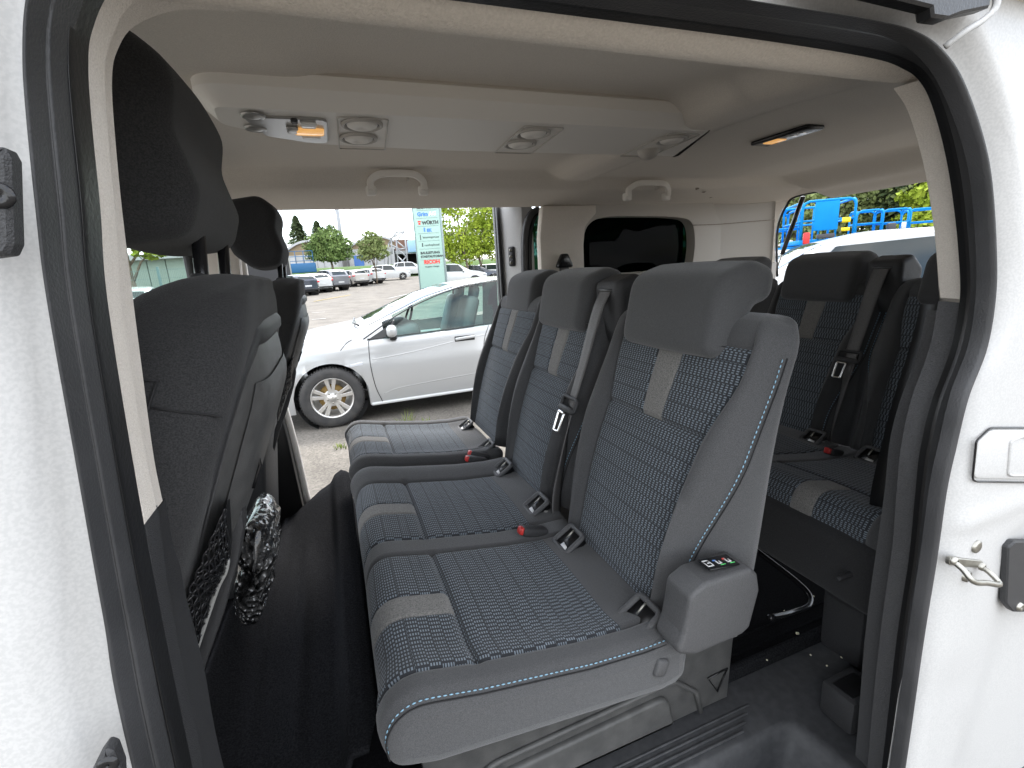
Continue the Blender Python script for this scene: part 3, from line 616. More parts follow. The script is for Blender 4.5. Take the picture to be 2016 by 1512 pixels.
CUSH = [(0.492, 0.948, 0.03), (0.40, 0.947, 0.10), (0.30, 0.956, 0.25), (0.125, 0.985, 0.15), (0.005, 1.012, 0.055), (-0.022, 0.915, 0.035), (0.05, 0.892, 0.06), (0.44, 0.850, 0.035), (0.492, 0.862, 0.035)]
def cushion(root, y0, y1, inserts, stripes, near_side=True, dx=0.0, rr=0.026, blue=True):
    loop = resample(rpoly(CUSH, 6), 150); n = len(loop); arc = [0.0]
    for i in range(1, n): arc.append(arc[-1] + (loop[i] - loop[i - 1]).length)
    nrm = []
    for i in range(n):
        t = loop[(i + 1) % n] - loop[i - 1]; t.normalize(); nrm.append(Vector((t.y, -t.x)))
    if sum(nrm[i].y for i in range(n // 4)) < 0: nrm = [-v for v in nrm]
    jf = max(i for i in range(n) if loop[i].y > 0.925 and loop[i].x < 0.1 and i < n * 0.7)      # end of the front panel
    jseam = min(range(n // 2), key=lambda i: abs(loop[i].x - 0.128) + (1 if loop[i].y < 0.95 else 0))
    jback = min(range(n // 2), key=lambda i: abs(loop[i].x - 0.385) + (1 if loop[i].y < 0.90 else 0))
    marks = [m_ for s in inserts + stripes for m_ in s]
    ysl = refine(y0, y1, marks, 0.022)
    for q in (0.002, 0.005, 0.009, 0.014, 0.02, 0.027): ysl += [y0 + q, y1 - q]
    ysl = sorted(set(round(y, 5) for y in ysl))
    P = []; UV = []
    for y in ysl:
        q = min(y - y0, y1 - y); ins = rr * (1 - math.sqrt(max(0, 1 - ((rr - q) / rr) ** 2))) if q < rr else 0
        bol = 0.016 * (1 - sstep(0.0, 0.09, abs(q - 0.035))) if q < 0.13 else 0
        row = []; ru = []
        for j in range(n):
            top = j <= jf; off = -ins
            if top:
                fade = sstep(0, 0.03, arc[j]) * (1 - sstep(arc[jf] - 0.05, arc[jf], arc[j]))
                off += bol * fade
                for (a, b_) in inserts:
                    off -= groove(y - a) * fade + groove(y - b_) * fade
                    if a - 0.01 < y < b_ + 0.01:
                        off -= groove(arc[j] - arc[jseam], 0.014, 0.009)
                        off += 0.006 * math.sin(PI * min(1, max(0, (y - a) / (b_ - a)))) * fade
                for (a, b_) in stripes:
                    if j >= jseam: off -= groove(y - a, 0.006, 0.0025) + groove(y - b_, 0.006, 0.0025)
            p = loop[j] + nrm[j] * off; row.append(Vector((p.x + dx, y, p.y))); ru.append((y, arc[j]))
        P.append(row); UV.append(ru)
    def cls(i, j):
        ym = (ysl[i] + ysl[i + 1]) / 2
        if jback <= j < jf:
            for a, b_ in stripes:
                if a < ym < b_ and j >= jseam: return ('s', a)
            for a, b_ in inserts:
                if a < ym < b_: return ('f', a) if j >= jseam else ('i', a)
        return 'body'
    res = split_grid(P, UV, cls, n, True, root, None, None)
    V, Fc, U = res['body']
    k = len(V); V += P[0]; U += UV[0]; Fc.append(tuple(range(k, k + n))); k = len(V); V += P[-1]; U += UV[-1]; Fc.append(tuple(range(k, k + n))[::-1])
    nm = {'s': 'felt_stripe', 'f': 'front_panel', 'i': 'seat_panel'}; mt = {'s': FELT, 'f': PAT, 'i': PAT}
    body = M('cushion', V, Fc, FAB, root, uv=U, sharp=70)
    for key, (V, Fc, U) in res.items():
        if key != 'body': M(nm[key[0]], V, Fc, mt[key[0]], root, uv=U)
    if near_side:   # stitched edge on the side that faces the open door
        i0 = min(range(len(ysl)), key=lambda i: abs(ysl[i] - (y0 + 0.009)))
        path = [P[i0][j] + Vector((0, -0.0022, 0.0012)) for j in range(max(2, jback - 7), jf - 1)]
        stitches(path, root); M('seam', *tube([p + Vector((0, -0.0035, -0.005)) for p in path], 0.0012, 5), DSTITCH, root)
    return body

def backrest(root, y0, y1, i0, i1, B0=(0.470, 0.945), ang=19, T=0.572, D0=0.160, D1=0.068, bol=0.030, tseam=0.335, ttop=0.50, dx=0.0, stripe=0.029, pattern=True, rsh=0.065, stitch=(True, True), waist=0.0, flat=False, wide=0.030, pinch=0.88, fab=None, rtop=0.05, rdep=0.055):
    an = math.radians(ang); U3 = Vector((math.sin(an), 0, math.cos(an))); W3 = Vector((math.cos(an), 0, -math.sin(an))); O = Vector((B0[0] + dx, 0, B0[1]))
    ym = (i0 + i1) / 2
    tl = refine(0.0, T, [tseam, ttop], 0.022)
    for q in (0.002, 0.006, 0.012, 0.02, 0.03, 0.042): tl += [T - q]
    tl = sorted(set(round(t, 5) for t in tl))
    fr = refine(0, 1, [], 0.05)
    marks = [i0, i1] + ([ym - stripe, ym + stripe] if stripe else [])
    base = refine(y0 + 0.0, y1 - 0.0, marks, 0.018)
    P = []; UV = []; edge = {0: [], 1: []}
    nf = len(base)
    for t in tl:
        q = max(0, (t - (T - rsh)) / rsh); ws = rsh * 0.75 * (1 - math.sqrt(max(0, 1 - q * q))); ws += waist * math.sin(PI * min(1, t / (T * 0.8))) ** 2
        q2 = max(0, (t - (T - rtop)) / rtop); rt = 1 - math.sqrt(max(0, 1 - q2 * q2))
        D = D0 + (D1 - D0) * sstep(0, T * 0.9, t); bl = bol * (0.35 + 0.65 * math.sin(PI * min(1, max(0, (t + 0.06) / (T * 0.86))))) * (1 - sstep(T * 0.75, T, t) * 0.9)
        row = []; ru = []
        def at(y, d): return O + U3 * t + W3 * d + Vector((0, y, 0))
        def fdepth(y):
            d = 0.0
            if y < i0: qq = (i0 - y) / (i0 - y0)
            elif y > i1: qq = (y - i1) / (y1 - i1)
            else:
                qq = 0; f_ = (1 - sstep(ttop, T, t))
                d -= 0.007 * math.sin(PI * (y - i0) / (i1 - i0)) * f_ * math.sin(PI * min(1, t / tseam if t < tseam else (T - t) / (T - tseam)))
                d += groove(t - tseam, 0.013, 0.008) + groove(t - ttop, 0.010, 0.004)
                if stripe and t > tseam: d += (groove(y - ym - stripe, 0.006, 0.0025) + groove(y - ym + stripe, 0.006, 0.0025)) * f_
            d += -bl * math.sin(PI * qq ** 0.75) + 0.034 * qq ** 3.5
            d += (groove(y - i0) + groove(y - i1)) * (1 - sstep(ttop, ttop + 0.02, t))
            d += 0.012 * math.sin(PI * min(1, t / 0.45)) * -1 if not flat else 0
            return min(d + rdep * rt, D * 0.78)
        sc_ = ((y1 - ws) - (y0 + ws)) / (y1 - y0)
        yc = (y0 + y1) / 2
        wd_ = wide * sstep(tseam - 0.02, tseam + 0.13, t) - 0.012 * (1 - sstep(0.0, 0.25, t)) * (1 if wide else 0)
        for y in base:
            pk_ = 1 - pinch * (1 - sstep(0.06, 0.33, t))
            yw_ = i0 - (i0 - y) * pk_ if (y < i0 and t < 0.33) else i1 + (y - i1) * pk_ if (y > i1 and t < 0.33) else y - wd_ * (y - y0) / (i0 - y0) if y < i0 else y + wd_ * (y1 - y) / (y1 - i1) if y > i1 else y - wd_ + 2 * wd_ * (y - i0) / (i1 - i0)
            yy = yc + (yw_ - yc) * sc_; row.append(at(yy, fdepth(y))); ru.append((yw_, t))
        dn_, df_ = fdepth(y1), fdepth(y0); e0, e1 = y0 + ws, y1 - ws; pn_ = pinch * (1 - sstep(0.06, 0.33, t)); Db = max(D - 0.03 * rt, dn_ + 0.012)
        edge[1].append(row[-1].copy()); edge[0].append(row[0].copy())
        for s, (dy, f_) in enumerate([(0.006, 0.18), (0.009, 0.4), (0.008, 0.65), (0.002, 0.86), (-0.008, 0.96), (-0.03, 1.0)]):
            row.append(at(e1 + dy - pn_ * (i0 - y0) * max(0, 1 - f_ * 2.2), dn_ + (Db - dn_) * f_)); ru.append((e1 + dy, t))
        for f_ in (0.8, 0.6, 0.4, 0.2): row.append(at(e0 + (e1 - e0) * f_, Db + 0.004)); ru.append((0, t))
        for s, (dy, f_) in enumerate([(-0.03, 1.0), (-0.008, 0.96), (0.002, 0.86), (0.008, 0.65), (0.009, 0.4), (0.006, 0.18)]):
            row.append(at(e0 - dy + pn_ * (i0 - y0) * max(0, 1 - f_ * 2.2), df_ + (Db - df_) * f_)); ru.append((e0 - dy, t))
        P.append(row); UV.append(ru)
    n = len(P[0])
    def cls(i, j):
        tm = (tl[i] + tl[i + 1]) / 2
        if j < nf - 1 and pattern:
            y = (base[j] + base[j + 1]) / 2
            if i0 < y < i1 and tm < ttop:
                if tm < tseam: return 'insert_panel'
                if stripe and abs(y - ym) < stripe: return 'felt_stripe'
                return 'upper_panel_a' if y < ym else 'upper_panel_b'
        return 'body'
    res = split_grid(P, UV, cls, n, True, root, None, None)
    V, Fc, U = res.pop('body'); k = len(V); V += P[-1]; U += UV[-1]; Fc.append(tuple(range(k, k + n))); k = len(V); V += P[0]; U += UV[0]; Fc.append(tuple(range(k, k + n))[::-1])
    body = M('backrest', V, Fc, fab or FAB, root, uv=U, sharp=75)
    mt = {'insert_panel': PAT, 'felt_stripe': FELT, 'upper_panel_a': PAT, 'upper_panel_b': PAT}
    for key, (V, Fc, U) in res.items(): M(key.replace('_a', '').replace('_b', ''), V, Fc, mt[key], root, uv=U)
    for k_, sgn in ((0, -1), (1, 1)):
        if stitch[k_]:
            path = [p + Vector((0, sgn * 0.0035, 0)) - W3 * 0.001 for p, t in zip(edge[k_], tl) if 0.02 < t < T - 0.07]; stitches(path, root)
            M('seam', *tube([p + W3 * 0.006 + Vector((0, sgn * 0.003, 0)) for p in path], 0.0011, 5), DSTITCH, root)
    def surf(y, t, d=0.0): return O + U3 * t + W3 * d + Vector((0, y, 0))
    return body, surf, U3, W3

def extrude_round(name, loop2, y0, y1, rr, m, root, n=72, ny=18, crown=0.0):
    loop = resample(loop2, n); nr = []
    for i in range(n):
        t = loop[(i + 1) % n] - loop[i - 1]; t.normalize(); nr.append(Vector((t.y, -t.x)))
    c = sum(loop, Vector((0, 0))) / n
    if sum((loop[i] - c).dot(nr[i]) for i in range(n)) < 0: nr = [-v for v in nr]
    ysl = sorted(set([y0 + rr * (1 - math.cos(PI / 2 * k / 7)) for k in range(8)] + [y1 - rr * (1 - math.cos(PI / 2 * k / 7)) for k in range(8)] + lin(y0 + rr, y1 - rr, ny)))
    V = []; Fc = []; U = []
    for y in ysl:
        q = min(y - y0, y1 - y); ins = rr * (1 - math.sqrt(max(0, 1 - ((rr - q) / rr) ** 2))) if q < rr else 0
        for j in range(n):
            p = loop[j] - nr[j] * (ins - crown * math.sin(PI * (y - y0) / (y1 - y0))); V.append(Vector((p.x, y, p.y))); U.append((y, j * 0.01))
    for i in range(len(ysl) - 1):
        for j in range(n): Fc.append((i * n + j, i * n + (j + 1) % n, (i + 1) * n + (j + 1) % n, (i + 1) * n + j))
    Fc.append(tuple(range(n))); Fc.append(tuple(range((len(ysl) - 1) * n, len(ysl) * n))[::-1])
    return M(name, V, Fc, m, root, sharp=70)

def headrest(root, y0, y1, dx=0.0):
    L2 = rpoly([(0.592 + dx, 1.400, 0.028), (0.622 + dx, 1.540, 0.055), (0.70 + dx, 1.562, 0.05), (0.748 + dx, 1.545, 0.03), (0.742 + dx, 1.490, 0.03), (0.70 + dx, 1.480, 0.03), (0.66 + dx, 1.388, 0.022)], 7)
    o = extrude_round('headrest', L2, y0, y1, 0.024, FAB, root, crown=0.003)
    for y in (y0 + 0.007, y1 - 0.007):
        pts = [Vector((p.x, y, p.y)) for p in resample(rpoly([(0.586 + dx, 1.394, 0.028), (0.617 + dx, 1.546, 0.055), (0.72 + dx, 1.574, 0.05), (0.79 + dx, 1.55, 0.03)], 7), 40, closed=True)[:30]]
    return o
def isofix(root, y, dx=0.0, logo=True):
    a = math.radians(58); U3 = Vector((math.sin(a), 0, math.cos(a))); N3 = Vector((-math.cos(a), 0, math.sin(a))); c = Vector((0.437 + dx, y, 0.952)) + N3 * 0.010; Yv = Vector((0, 1, 0))
    ring = [c + Yv * p.x + U3 * p.y for p in rpoly([(-0.031, -0.026, 0.010), (0.031, -0.026, 0.010), (0.029, 0.030, 0.010), (-0.029, 0.030, 0.010)], 4)]
    o = M('anchor_surround', *tube(ring, 0.0062, 8, closed=True, up=Vector((0, 1, 0))), GRAIN, root)
    M('anchor_pocket', *prism([c - N3 * 0.001 + Yv * p[0] + U3 * p[1] for p in [(-0.028, -0.023), (0.028, -0.023), (0.026, 0.027), (-0.026, 0.027)]], -N3 * 0.02), RUBD, o)
    M('anchor_bar', *tube([c + Yv * 0.004 - U3 * 0.0 + N3 * 0.002, c + Yv * 0.006 + U3 * 0.03 + N3 * 0.003], 0.0022, 8), STEEL, o)
    M('anchor_label', *prism([c + N3 * 0.0005 + Yv * p[0] + U3 * p[1] for p in [(-0.020, -0.020), (0.004, -0.020), (0.002, -0.010), (-0.018, -0.013)]], N3 * 0.0008), WHITEINK, o)
    return o
def buckle(root, p, d):
    d = Vector(d).normalized(); q = d.to_track_quat('Z', 'Y')
    o = M('buckle', *rbox(p, (0.030, 0.022, 0.07), 0.006, q), PLAST, root); M('release_button', *rbox(Vector(p) + d * 0.034, (0.020, 0.018, 0.016), 0.004, q), RED, o); return o
def ribbon(path, w, th=0.0022):
    V = []; Fc = []; k = len(path)
    for (p, wd) in path:
        p = Vector(p); wd = Vector(wd).normalized() * w / 2; V += [p - wd, p + wd]
    for i in range(k - 1): Fc.append((i * 2, i * 2 + 1, i * 2 + 3, i * 2 + 2))
    g = G(); g.add((V, Fc)); return V, Fc
def webbing(name, pts, wds, root, w=0.047, m=BELT):
    P = cat(pts, 6); Wd = cat(wds, 6); V = []; Fc = []; k = len(P)
    for i, (p, wd) in enumerate(zip(P, Wd)):
        wd = wd.normalized(); t = (P[min(i + 1, k - 1)] - P[max(i - 1, 0)]).normalized(); nn = wd.cross(t).normalized() * 0.0013
        for s in (-0.5, -0.25, 0, 0.25, 0.5): V.append(p + wd * w * s + nn * (1.0 if abs(s) in (0.5, 0.0) else 0.2))
        for s in (0.5, 0.25, 0, -0.25, -0.5): V.append(p + wd * w * s - nn)
    for i in range(k - 1):
        for j in range(10): Fc.append((i * 10 + j, i * 10 + (j + 1) % 10, (i + 1) * 10 + (j + 1) % 10, (i + 1) * 10 + j))
    return M(name, V, Fc, m, root)

def double_bench(label, dx=0.0, group=None):
    root = E('bench_seat', label, 'seat', (0.25 + dx, 1.0, FLOOR), group)
    cushion(root, 0.535, 1.425, [(0.590, 0.925), (0.990, 1.315)], [(0.7175, 0.7755), (1.105, 1.163)], dx=dx)
    backrest(root, 0.548, 1.005, 0.608, 0.915, dx=dx, stitch=(True, True))
    backrest(root, 1.030, 1.435, 1.090, 1.365, dx=dx, stitch=(True, False))
    headrest(root, 0.632, 0.908, dx); headrest(root, 1.100, 1.372, dx)
    for y in (0.602, 0.872, 1.058, 1.325): isofix(root, y, dx)
    # belt tower between the two backrests
    tw = extrude_round('belt_tower', rpoly([(0.640 + dx, 1.40, 0.01), (0.636 + dx, 1.525, 0.022), (0.700 + dx, 1.545, 0.025), (0.755 + dx, 1.50, 0.03), (0.74 + dx, 1.36, 0.02), (0.66 + dx, 1.32, 0.01)], 5), 0.975, 1.085, 0.018, PLAST, root, n=48, ny=4)
    M('belt_slot', *rbox((0.641 + dx, 1.030, 1.505), (0.012, 0.062, 0.010), 0.003), RUBD, tw)
    wy = Vector((0.1, 1, 0.05))
    webbing('seat_belt', [(0.637 + dx, 1.030, 1.503), (0.610 + dx, 1.030, 1.45), (0.570 + dx, 1.030, 1.33), (0.530 + dx, 1.028, 1.225)], [(0.0, 1, 0), (0.05, 1, 0), (0.15, 1, 0.0), (0.25, 1, 0.05)], root)
    webbing('seat_belt', [(0.530 + dx, 1.026, 1.222), (0.508 + dx, 1.024, 1.12), (0.482 + dx, 1.026, 1.0), (0.478 + dx, 1.028, 0.92)], [(0.3, 1, 0.05), (0.9, 1, 0.0), (1.3, 1, 0.0), (1.2, 1, 0.0)], root)
    c = Vector((0.522 + dx, 1.028, 1.222)); a = math.radians(22); Uv = Vector((math.sin(a), 0, math.cos(a))); Nv = Vector((-math.cos(a), 0, math.sin(a))); Yv = Vector((0, 1, 0))
    tg_ = M('belt_tongue', *tube([c + Yv * p.x + Uv * p.y for p in rpoly([(-0.036, -0.006, 0.008), (0.036, -0.006, 0.008), (0.036, 0.026, 0.010), (-0.036, 0.026, 0.010)], 4)], 0.0052, 8, closed=True, up=Yv), PLAST, root)
    M('tongue_bar', *rbox(c - Uv * 0.004 + Nv * 0.004, (0.012, 0.070, 0.016), 0.005, Matrix.Rotation(a, 3, 'Y')), PLAST, tg_)
    c2 = c - Uv * 0.040 + Nv * 0.006 + Yv * 0.012
    M('tongue_plate', *tube([c2 + Yv * p.x + Uv * p.y for p in rpoly([(-0.012, -0.026, 0.004), (0.012, -0.026, 0.004), (0.015, 0.024, 0.004), (-0.015, 0.024, 0.004)], 3)], 0.0042, 6, closed=True, up=Yv), CHROME, tg_)
    M('belt_anchor', *rbox((0.452 + dx, 1.035, 0.935), (0.03, 0.022, 0.028), 0.006, Matrix.Rotation(0.6, 3, 'Y')), PLGREY, root)
    buckle(root, (0.378 + dx, 0.945, 0.958), (-0.80, -0.10, 0.30))
    # seat-side lever cover with its symbols
    pl_ = [PY(a_, b_, 0.500) + Vector((dx, 0, 0)) for a_, b_ in [(1330, 1290), (1345, 1250), (1352, 1215), (1358, 1175), (1390, 1148), (1480, 1118), (1492, 1130), (1496, 1160), (1476, 1235), (1460, 1250), (1370, 1290)]]
    P2 = rpoly([(p.x, p.z, 0.016) for p in pl_], 5)
    cv = M('lever_cover', *prism([Vector((p.x, 0.498, p.y)) for p in P2], (0, 0.060, 0), 0.008, 3), GRAIN, root, sharp=50)
    a_, b_ = Vector((pl_[4].x + 0.018, 0.526, pl_[4].z + 0.006)), Vector((pl_[5].x - 0.014, 0.526, pl_[5].z + 0.0))
    dirv = (b_ - a_).normalized(); upv = Vector((-dirv.z, 0, dirv.x)); c = (a_ + b_) / 2
    rotm = Matrix((dirv, Yv, upv)).transposed()
    M('symbol_plate', *rbox(c + upv * 0.0035, ((b_ - a_).length, 0.030, 0.003), 0.001, rotm), GLOSSBLK, cv)
    def sym(u0, u1, v0, v1, m_): M('symbol', *rbox(a_ + dirv * ((u0 + u1) / 2 * (b_ - a_).length) + Vector((0, (v0 + v1) / 2, 0)) + upv * 0.0055, ((u1 - u0) * (b_ - a_).length, v1 - v0, 0.0008), 0, rotm), m_, cv)
    for (u0, u1, v0, v1) in [(.04, .055, -.008, .008), (.22, .235, -.008, .008), (.04, .235, -.008, -.0065), (.04, .235, .0065, .008), (.13, .22, 0, .0015)]: sym(u0, u1, v0, v1, WHITEINK)
    for k_, m_ in ((0.36, BLUEINK), (0.68, REDINK)):
        sym(k_, k_ + .10, .003, .006, m_); sym(k_ + .05, k_ + .08, -.006, .006, WHITEINK); sym(k_ + .05, k_ + .18, -.006, -.004, WHITEINK); sym(k_ + .15, k_ + .18, -.006, .002, WHITEINK); sym(k_ + .08, k_ + .24, -.0095, -.008, GREENINK)
    M('strap_button', *rbox((0.427 + dx, 0.540, 0.915), (0.024, 0.026, 0.032), 0.006, Matrix.Rotation(0.35, 3, 'Y')), GRAIN, root)
    M('end_cover', *prism([Vector((p.x + dx, 0.537, p.y)) for p in rpoly([(0.40, 0.86, 0.02), (0.405, 0.955, 0.03), (0.452, 0.958, 0.03), (0.49, 0.91, 0.02), (0.47, 0.86, 0.02)], 4)], (0, 0.05, 0), 0.010, 3), FAB, root, sharp=60)
    return root
def lin3(a, b_, n): return [Vector(a).lerp(Vector(b_), i / (n - 1)) for i in range(n)]
Yv = Vector((0, 1, 0))
bench2 = double_bench('dark patterned two-place bench in the middle row, its centre belt hanging')
# pedestal of the middle bench
pts = [(p.x, p.y) for p in rpoly([(0.045, FLOOR, 0), (0.03, 0.86, 0.02), (0.46, 0.86, 0.01), (0.725, 0.80, 0.01), (0.715, FLOOR, 0)], 4)]
ped = M('pedestal', *prism([Vector((p[0], 0.66, p[1])) for p in pts], (0, 0.74, 0), 0.006, 2), SHELL, bench2, sharp=40)
ar = rpoly([(0.10, FLOOR + 0.002, 0), (0.14, 0.70, 0.05), (0.56, 0.715, 0.05), (0.62, 0.66, 0.03), (0.635, FLOOR + 0.002, 0)], 6)
M('pedestal_ridge', *tube([Vector((p.x, 0.657, p.y)) for p in ar], 0.006, 8), SHELL, ped)
pn = rpoly([(0.13, FLOOR + 0.01, 0.005), (0.17, 0.675, 0.04), (0.54, 0.69, 0.03), (0.56, FLOOR + 0.01, 0.005)], 5)
M('pedestal_panel', *prism([Vector((p.x, 0.648, p.y)) for p in pn], (0, 0.02, 0), 0.008, 3), SHELL, ped, sharp=50)
tri = [(0.652, 0.682), (0.705, 0.687), (0.680, 0.635)]
M('triangle_mark', *tube([Vector((x, 0.657, z)) for x, z in tri], 0.0022, 5, closed=True), GLOSSBLK, ped)

# single seat beyond it
single = E('single_seat', 'dark patterned single seat in the middle row beside the far open doorway', 'seat', (0.25, 1.7, FLOOR))
cushion(single, 1.470, 1.945, [(1.530, 1.885)], [(1.68, 1.738)], near_side=False)
backrest(single, 1.485, 1.945, 1.555, 1.875, stitch=(False, False), dx=0.03)
headrest(single, 1.582, 1.850, 0.065)
for y in (1.525, 1.80): isofix(single, y, 0.01)
buckle(single, (0.405, 1.475, 0.955), (-0.8, 0.05, 0.35)); buckle(single, (0.385, 1.440, 0.955), (-0.8, -0.05, 0.3))
M('pedestal', *rbox((0.30, 1.72, 0.72), (0.46, 0.36, 0.24), 0.02), SHELL, single, sharp=40)

# third row, a bench like the middle one
b3 = copy_tree(bench2); b3.location = (0.25 + 1.02, 1.0, FLOOR); b3['label'] = 'dark patterned two-place bench in the rear row, half hidden behind the rear pillar'
for ch in list(b3.children):
    if ch.name.startswith('pedestal'):
        for g_ in list(ch.children): bpy.data.objects.remove(g_)
        bpy.data.objects.remove(ch)
def dx3(p): return Vector(p) + Vector((1.02, 0, 0))
def b3part(name, vf, m, **k):
    o = M(name, *vf, m, None, **k); o.parent = b3; o.matrix_parent_inverse = Matrix.Translation(-Vector((1.27, 1.0, FLOOR))); return o
for y in (0.64, 1.27):
    lg = rpoly([(1.00, 0.872, 0.01), (1.40, 0.862, 0.01), (1.38, 0.80, 0.04), (1.20, 0.765, 0.05), (1.165, FLOOR + 0.002, 0.01), (1.04, FLOOR + 0.002, 0.01), (1.035, 0.76, 0.04), (1.005, 0.80, 0.03)], 5)
    b3part('leg', prism([Vector((p.x, y - 0.05, p.y)) for p in lg], (0, 0.10, 0), 0.012, 2), PLAST, sharp=40)
b3part('front_skirt', rbox((1.012, 0.985, 0.868), (0.055, 0.885, 0.165), 0.026, Matrix.Rotation(-0.05, 3, 'Y'), 4), FABF, sharp=60)  # bench cloth in a darker tone that stands for the shade here
b3part('under_bar', tube(cat([Vector((0.90, 0.72, 0.70)), Vector((1.0, 0.74, 0.665)), Vector((1.08, 0.75, 0.655)), Vector((1.12, 0.80, 0.66)), Vector((1.10, 0.95, 0.70))], 6), 0.008, 8), GLOSSBLK)
b3part('fold_handle', rbox(PY(1680, 1128, 0.60), (0.10, 0.012, 0.012), 0.004), PLAST)
# third-row single seat on the far side
s3 = copy_tree(single); s3.location = (1.27, 1.7, FLOOR); s3['label'] = 'dark single seat in the rear row, its headrest showing over the middle row'
for s in (single, s3): s['group'] = 'single seats on the far side'
for s in (bench2, b3): s['group'] = 'two-place benches'

# ------------------------------------------------------------------ front seats
def front_seat(label):
    Y0, Y1 = 0.485, 0.975; root = E('front_seat', label, 'seat', (-0.35, 0.73, FLOOR), 'front seats')
    B0 = (-0.462, 0.90)
    body, surf, U3, W3 = backrest(root, Y0, Y1, 0.57, 0.89, B0=B0, ang=20.5, T=0.768, D0=0.115, D1=0.142, rtop=0.15, rdep=0.115, bol=0.03, pinch=0.0, tseam=0.44, ttop=0.62, stripe=None, pattern=False, fab=FABF, rsh=0.24, stitch=(False, False))
    # plastic shell on the back
    yc = 0.73
    def sh(u_, v_):
        t = 0.37 + 0.335 * v_; hw = 0.212 * (1 - 0.45 * max(0, (v_ - 0.62) / 0.38) ** 2.4) * (0.70 + 0.30 * sstep(-0.1, 0.5, v_)); y = yc + hw * u_
        D = 0.115 + 0.027 * sstep(0, 0.69, t); bul = 0.032 * (1 - abs(u_) ** 5) * (1 - 0.8 * max(0, (v_ - 0.75) / 0.25) ** 2) * sstep(-0.25, 0.35, v_); return surf(y, t, D - 0.010 + bul)
    V, Fc, UV = patch(sh, [math.sin(x) for x in lin(-PI / 2, PI / 2, 26)], lin(0, 1, 30)); shl = M('back_shell', V, Fc, SHELL, root)
    rim_ = [sh(-1, v_) for v_ in lin(0, 1, 24)] + [sh(u_, 1) for u_ in lin(-0.9, 0.9, 12)] + [sh(1, v_) for v_ in lin(1, 0, 24)]
    M('shell_rim', *tube([p - W3 * 0.006 for p in rim_], 0.017, 10, up=Yv), PLAST, root)
    # fold-down table on the shell
    def tb(u_, v_): p = sh(u_ * 0.82, 0.08 + 0.78 * v_); return p + W3 * (0.007 * (1 - max(abs(u_), abs(v_ * 2 - 1)) ** 8) + 0.002)
    V, Fc, UV = patch(tb, lin(-1, 1, 22), lin(0, 1, 22)); M('folding_table', V, Fc, SHELL, root)
    # seams on the door-side bolster
    def side(t, f):
        D = 0.115 + 0.027 * sstep(0, 0.69, t); q = max(0, (t - 0.528) / 0.24); ws = 0.24 * 0.75 * (1 - math.sqrt(max(0, 1 - q * q))); dy = crv([(0, 0), (0.18, 0.006), (0.4, 0.009), (0.65, 0.008), (0.86, 0.002)], f)
        return surf(Y0 + ws - dy - 0.0008, t, 0.034 + (D - 0.034) * f)
    stitches([side(0.615 + 0.004 * x, x) for x in lin(-0.3, 0.42, 12)], root)
    M('seam', *tube([side(0.610 + 0.004 * x, x) for x in lin(-0.3, 0.42, 10)], 0.0016, 5), DSTITCH, root)
    M('seam', *tube([side(0.655 + 0.012 * x, x) for x in lin(-0.3, 0.44, 10)], 0.0012, 5), DSTITCH, root)
    M('seam', *tube([side(0.638, x) for x in lin(0.44, 0.95, 8)], 0.0012, 5), DSTITCH, root)
    M('seam', *tube([side(t, 0.42 + 0.10 * sstep(0.6, 0.3, t) - 0.15 * sstep(0.2, 0.0, t)) for t in lin(0.05, 0.66, 40)], 0.0014, 5), DSTITCH, root)
    # headrest on two posts
    hx = [(-0.245, 1.660, 0.03), (-0.272, 1.745, 0.04), (-0.262, 1.805, 0.03), (-0.155, 1.822, 0.04), (-0.112, 1.785, 0.04), (-0.126, 1.730, 0.05), (-0.112, 1.670, 0.03), (-0.128, 1.624, 0.03), (-0.20, 1.616, 0.05)]
    hr = extrude_round('headrest', rpoly(hx, 6), yc - 0.138, yc + 0.138, 0.021, FABF, root, n=80, ny=10, crown=0.006)
    for y in (yc - 0.07, yc + 0.07):
        M('headrest_post', *tube([Vector((-0.145, y, 1.50)), Vector((-0.131, y, 1.64))], 0.0075, 12), GLOSSBLK, root)
        M('post_sleeve', *lathe([(0.0115, 0), (0.0115, 0.008), (0.008, 0.012)], Vector((-0.139, y, 1.575)), 'z', 14), PLAST, root)
    # seat cushion and plinth
    V, Fc = rbox((-0.60, yc, 0.93), (0.50, 0.48, 0.15), 0.05, Matrix.Rotation(math.radians(6), 3, 'Y'), 4); M('cushion', V, Fc, FABF, root)
    M('plinth', *rbox((-0.56, yc, 0.74), (0.46, 0.42, 0.27), 0.02), PLAST, root, sharp=40)
    # lower side panel and net pocket at the back
    lp_ = [PY(a_, b_, 0.60) for a_, b_ in [(447, 1012), (476, 985), (480, 1040), (470, 1100), (440, 1210), (398, 1330), (375, 1420), (365, 1400), (372, 1320), (425, 1170), (449, 1110)]]
    M('lower_side_cover', *prism(lp_, (0, 0.03, 0), 0.004, 2), PLAST, root, sharp=40)
    for pp in ([(494, 880), (506, 868), (500, 930), (484, 968)], [(460, 1042), (484, 1012), (478, 1060), (462, 1112)]): M('pale_trim', *prism([PY(a_, b_, 0.64) for a_, b_ in pp], (0, 0.012, 0), 0.002, 1), PLGREY, root, sharp=40)
    M('table_cord', *tube([PY(a_, b_, 0.635) for a_, b_ in [(513, 880), (508, 900), (512, 915), (505, 935), (498, 960)]], 0.0028, 6), GLOSSBLK, root)
    Lk, Rk = [(442, 1002), (400, 1100), (366, 1190), (360, 1290)], [(446, 1008), (447, 1110), (425, 1165), (378, 1304)]
    LC, RC = cat([Vector((a_, b_, 0)) for a_, b_ in Lk], 12), cat([Vector((a_, b_, 0)) for a_, b_ in Rk], 12)
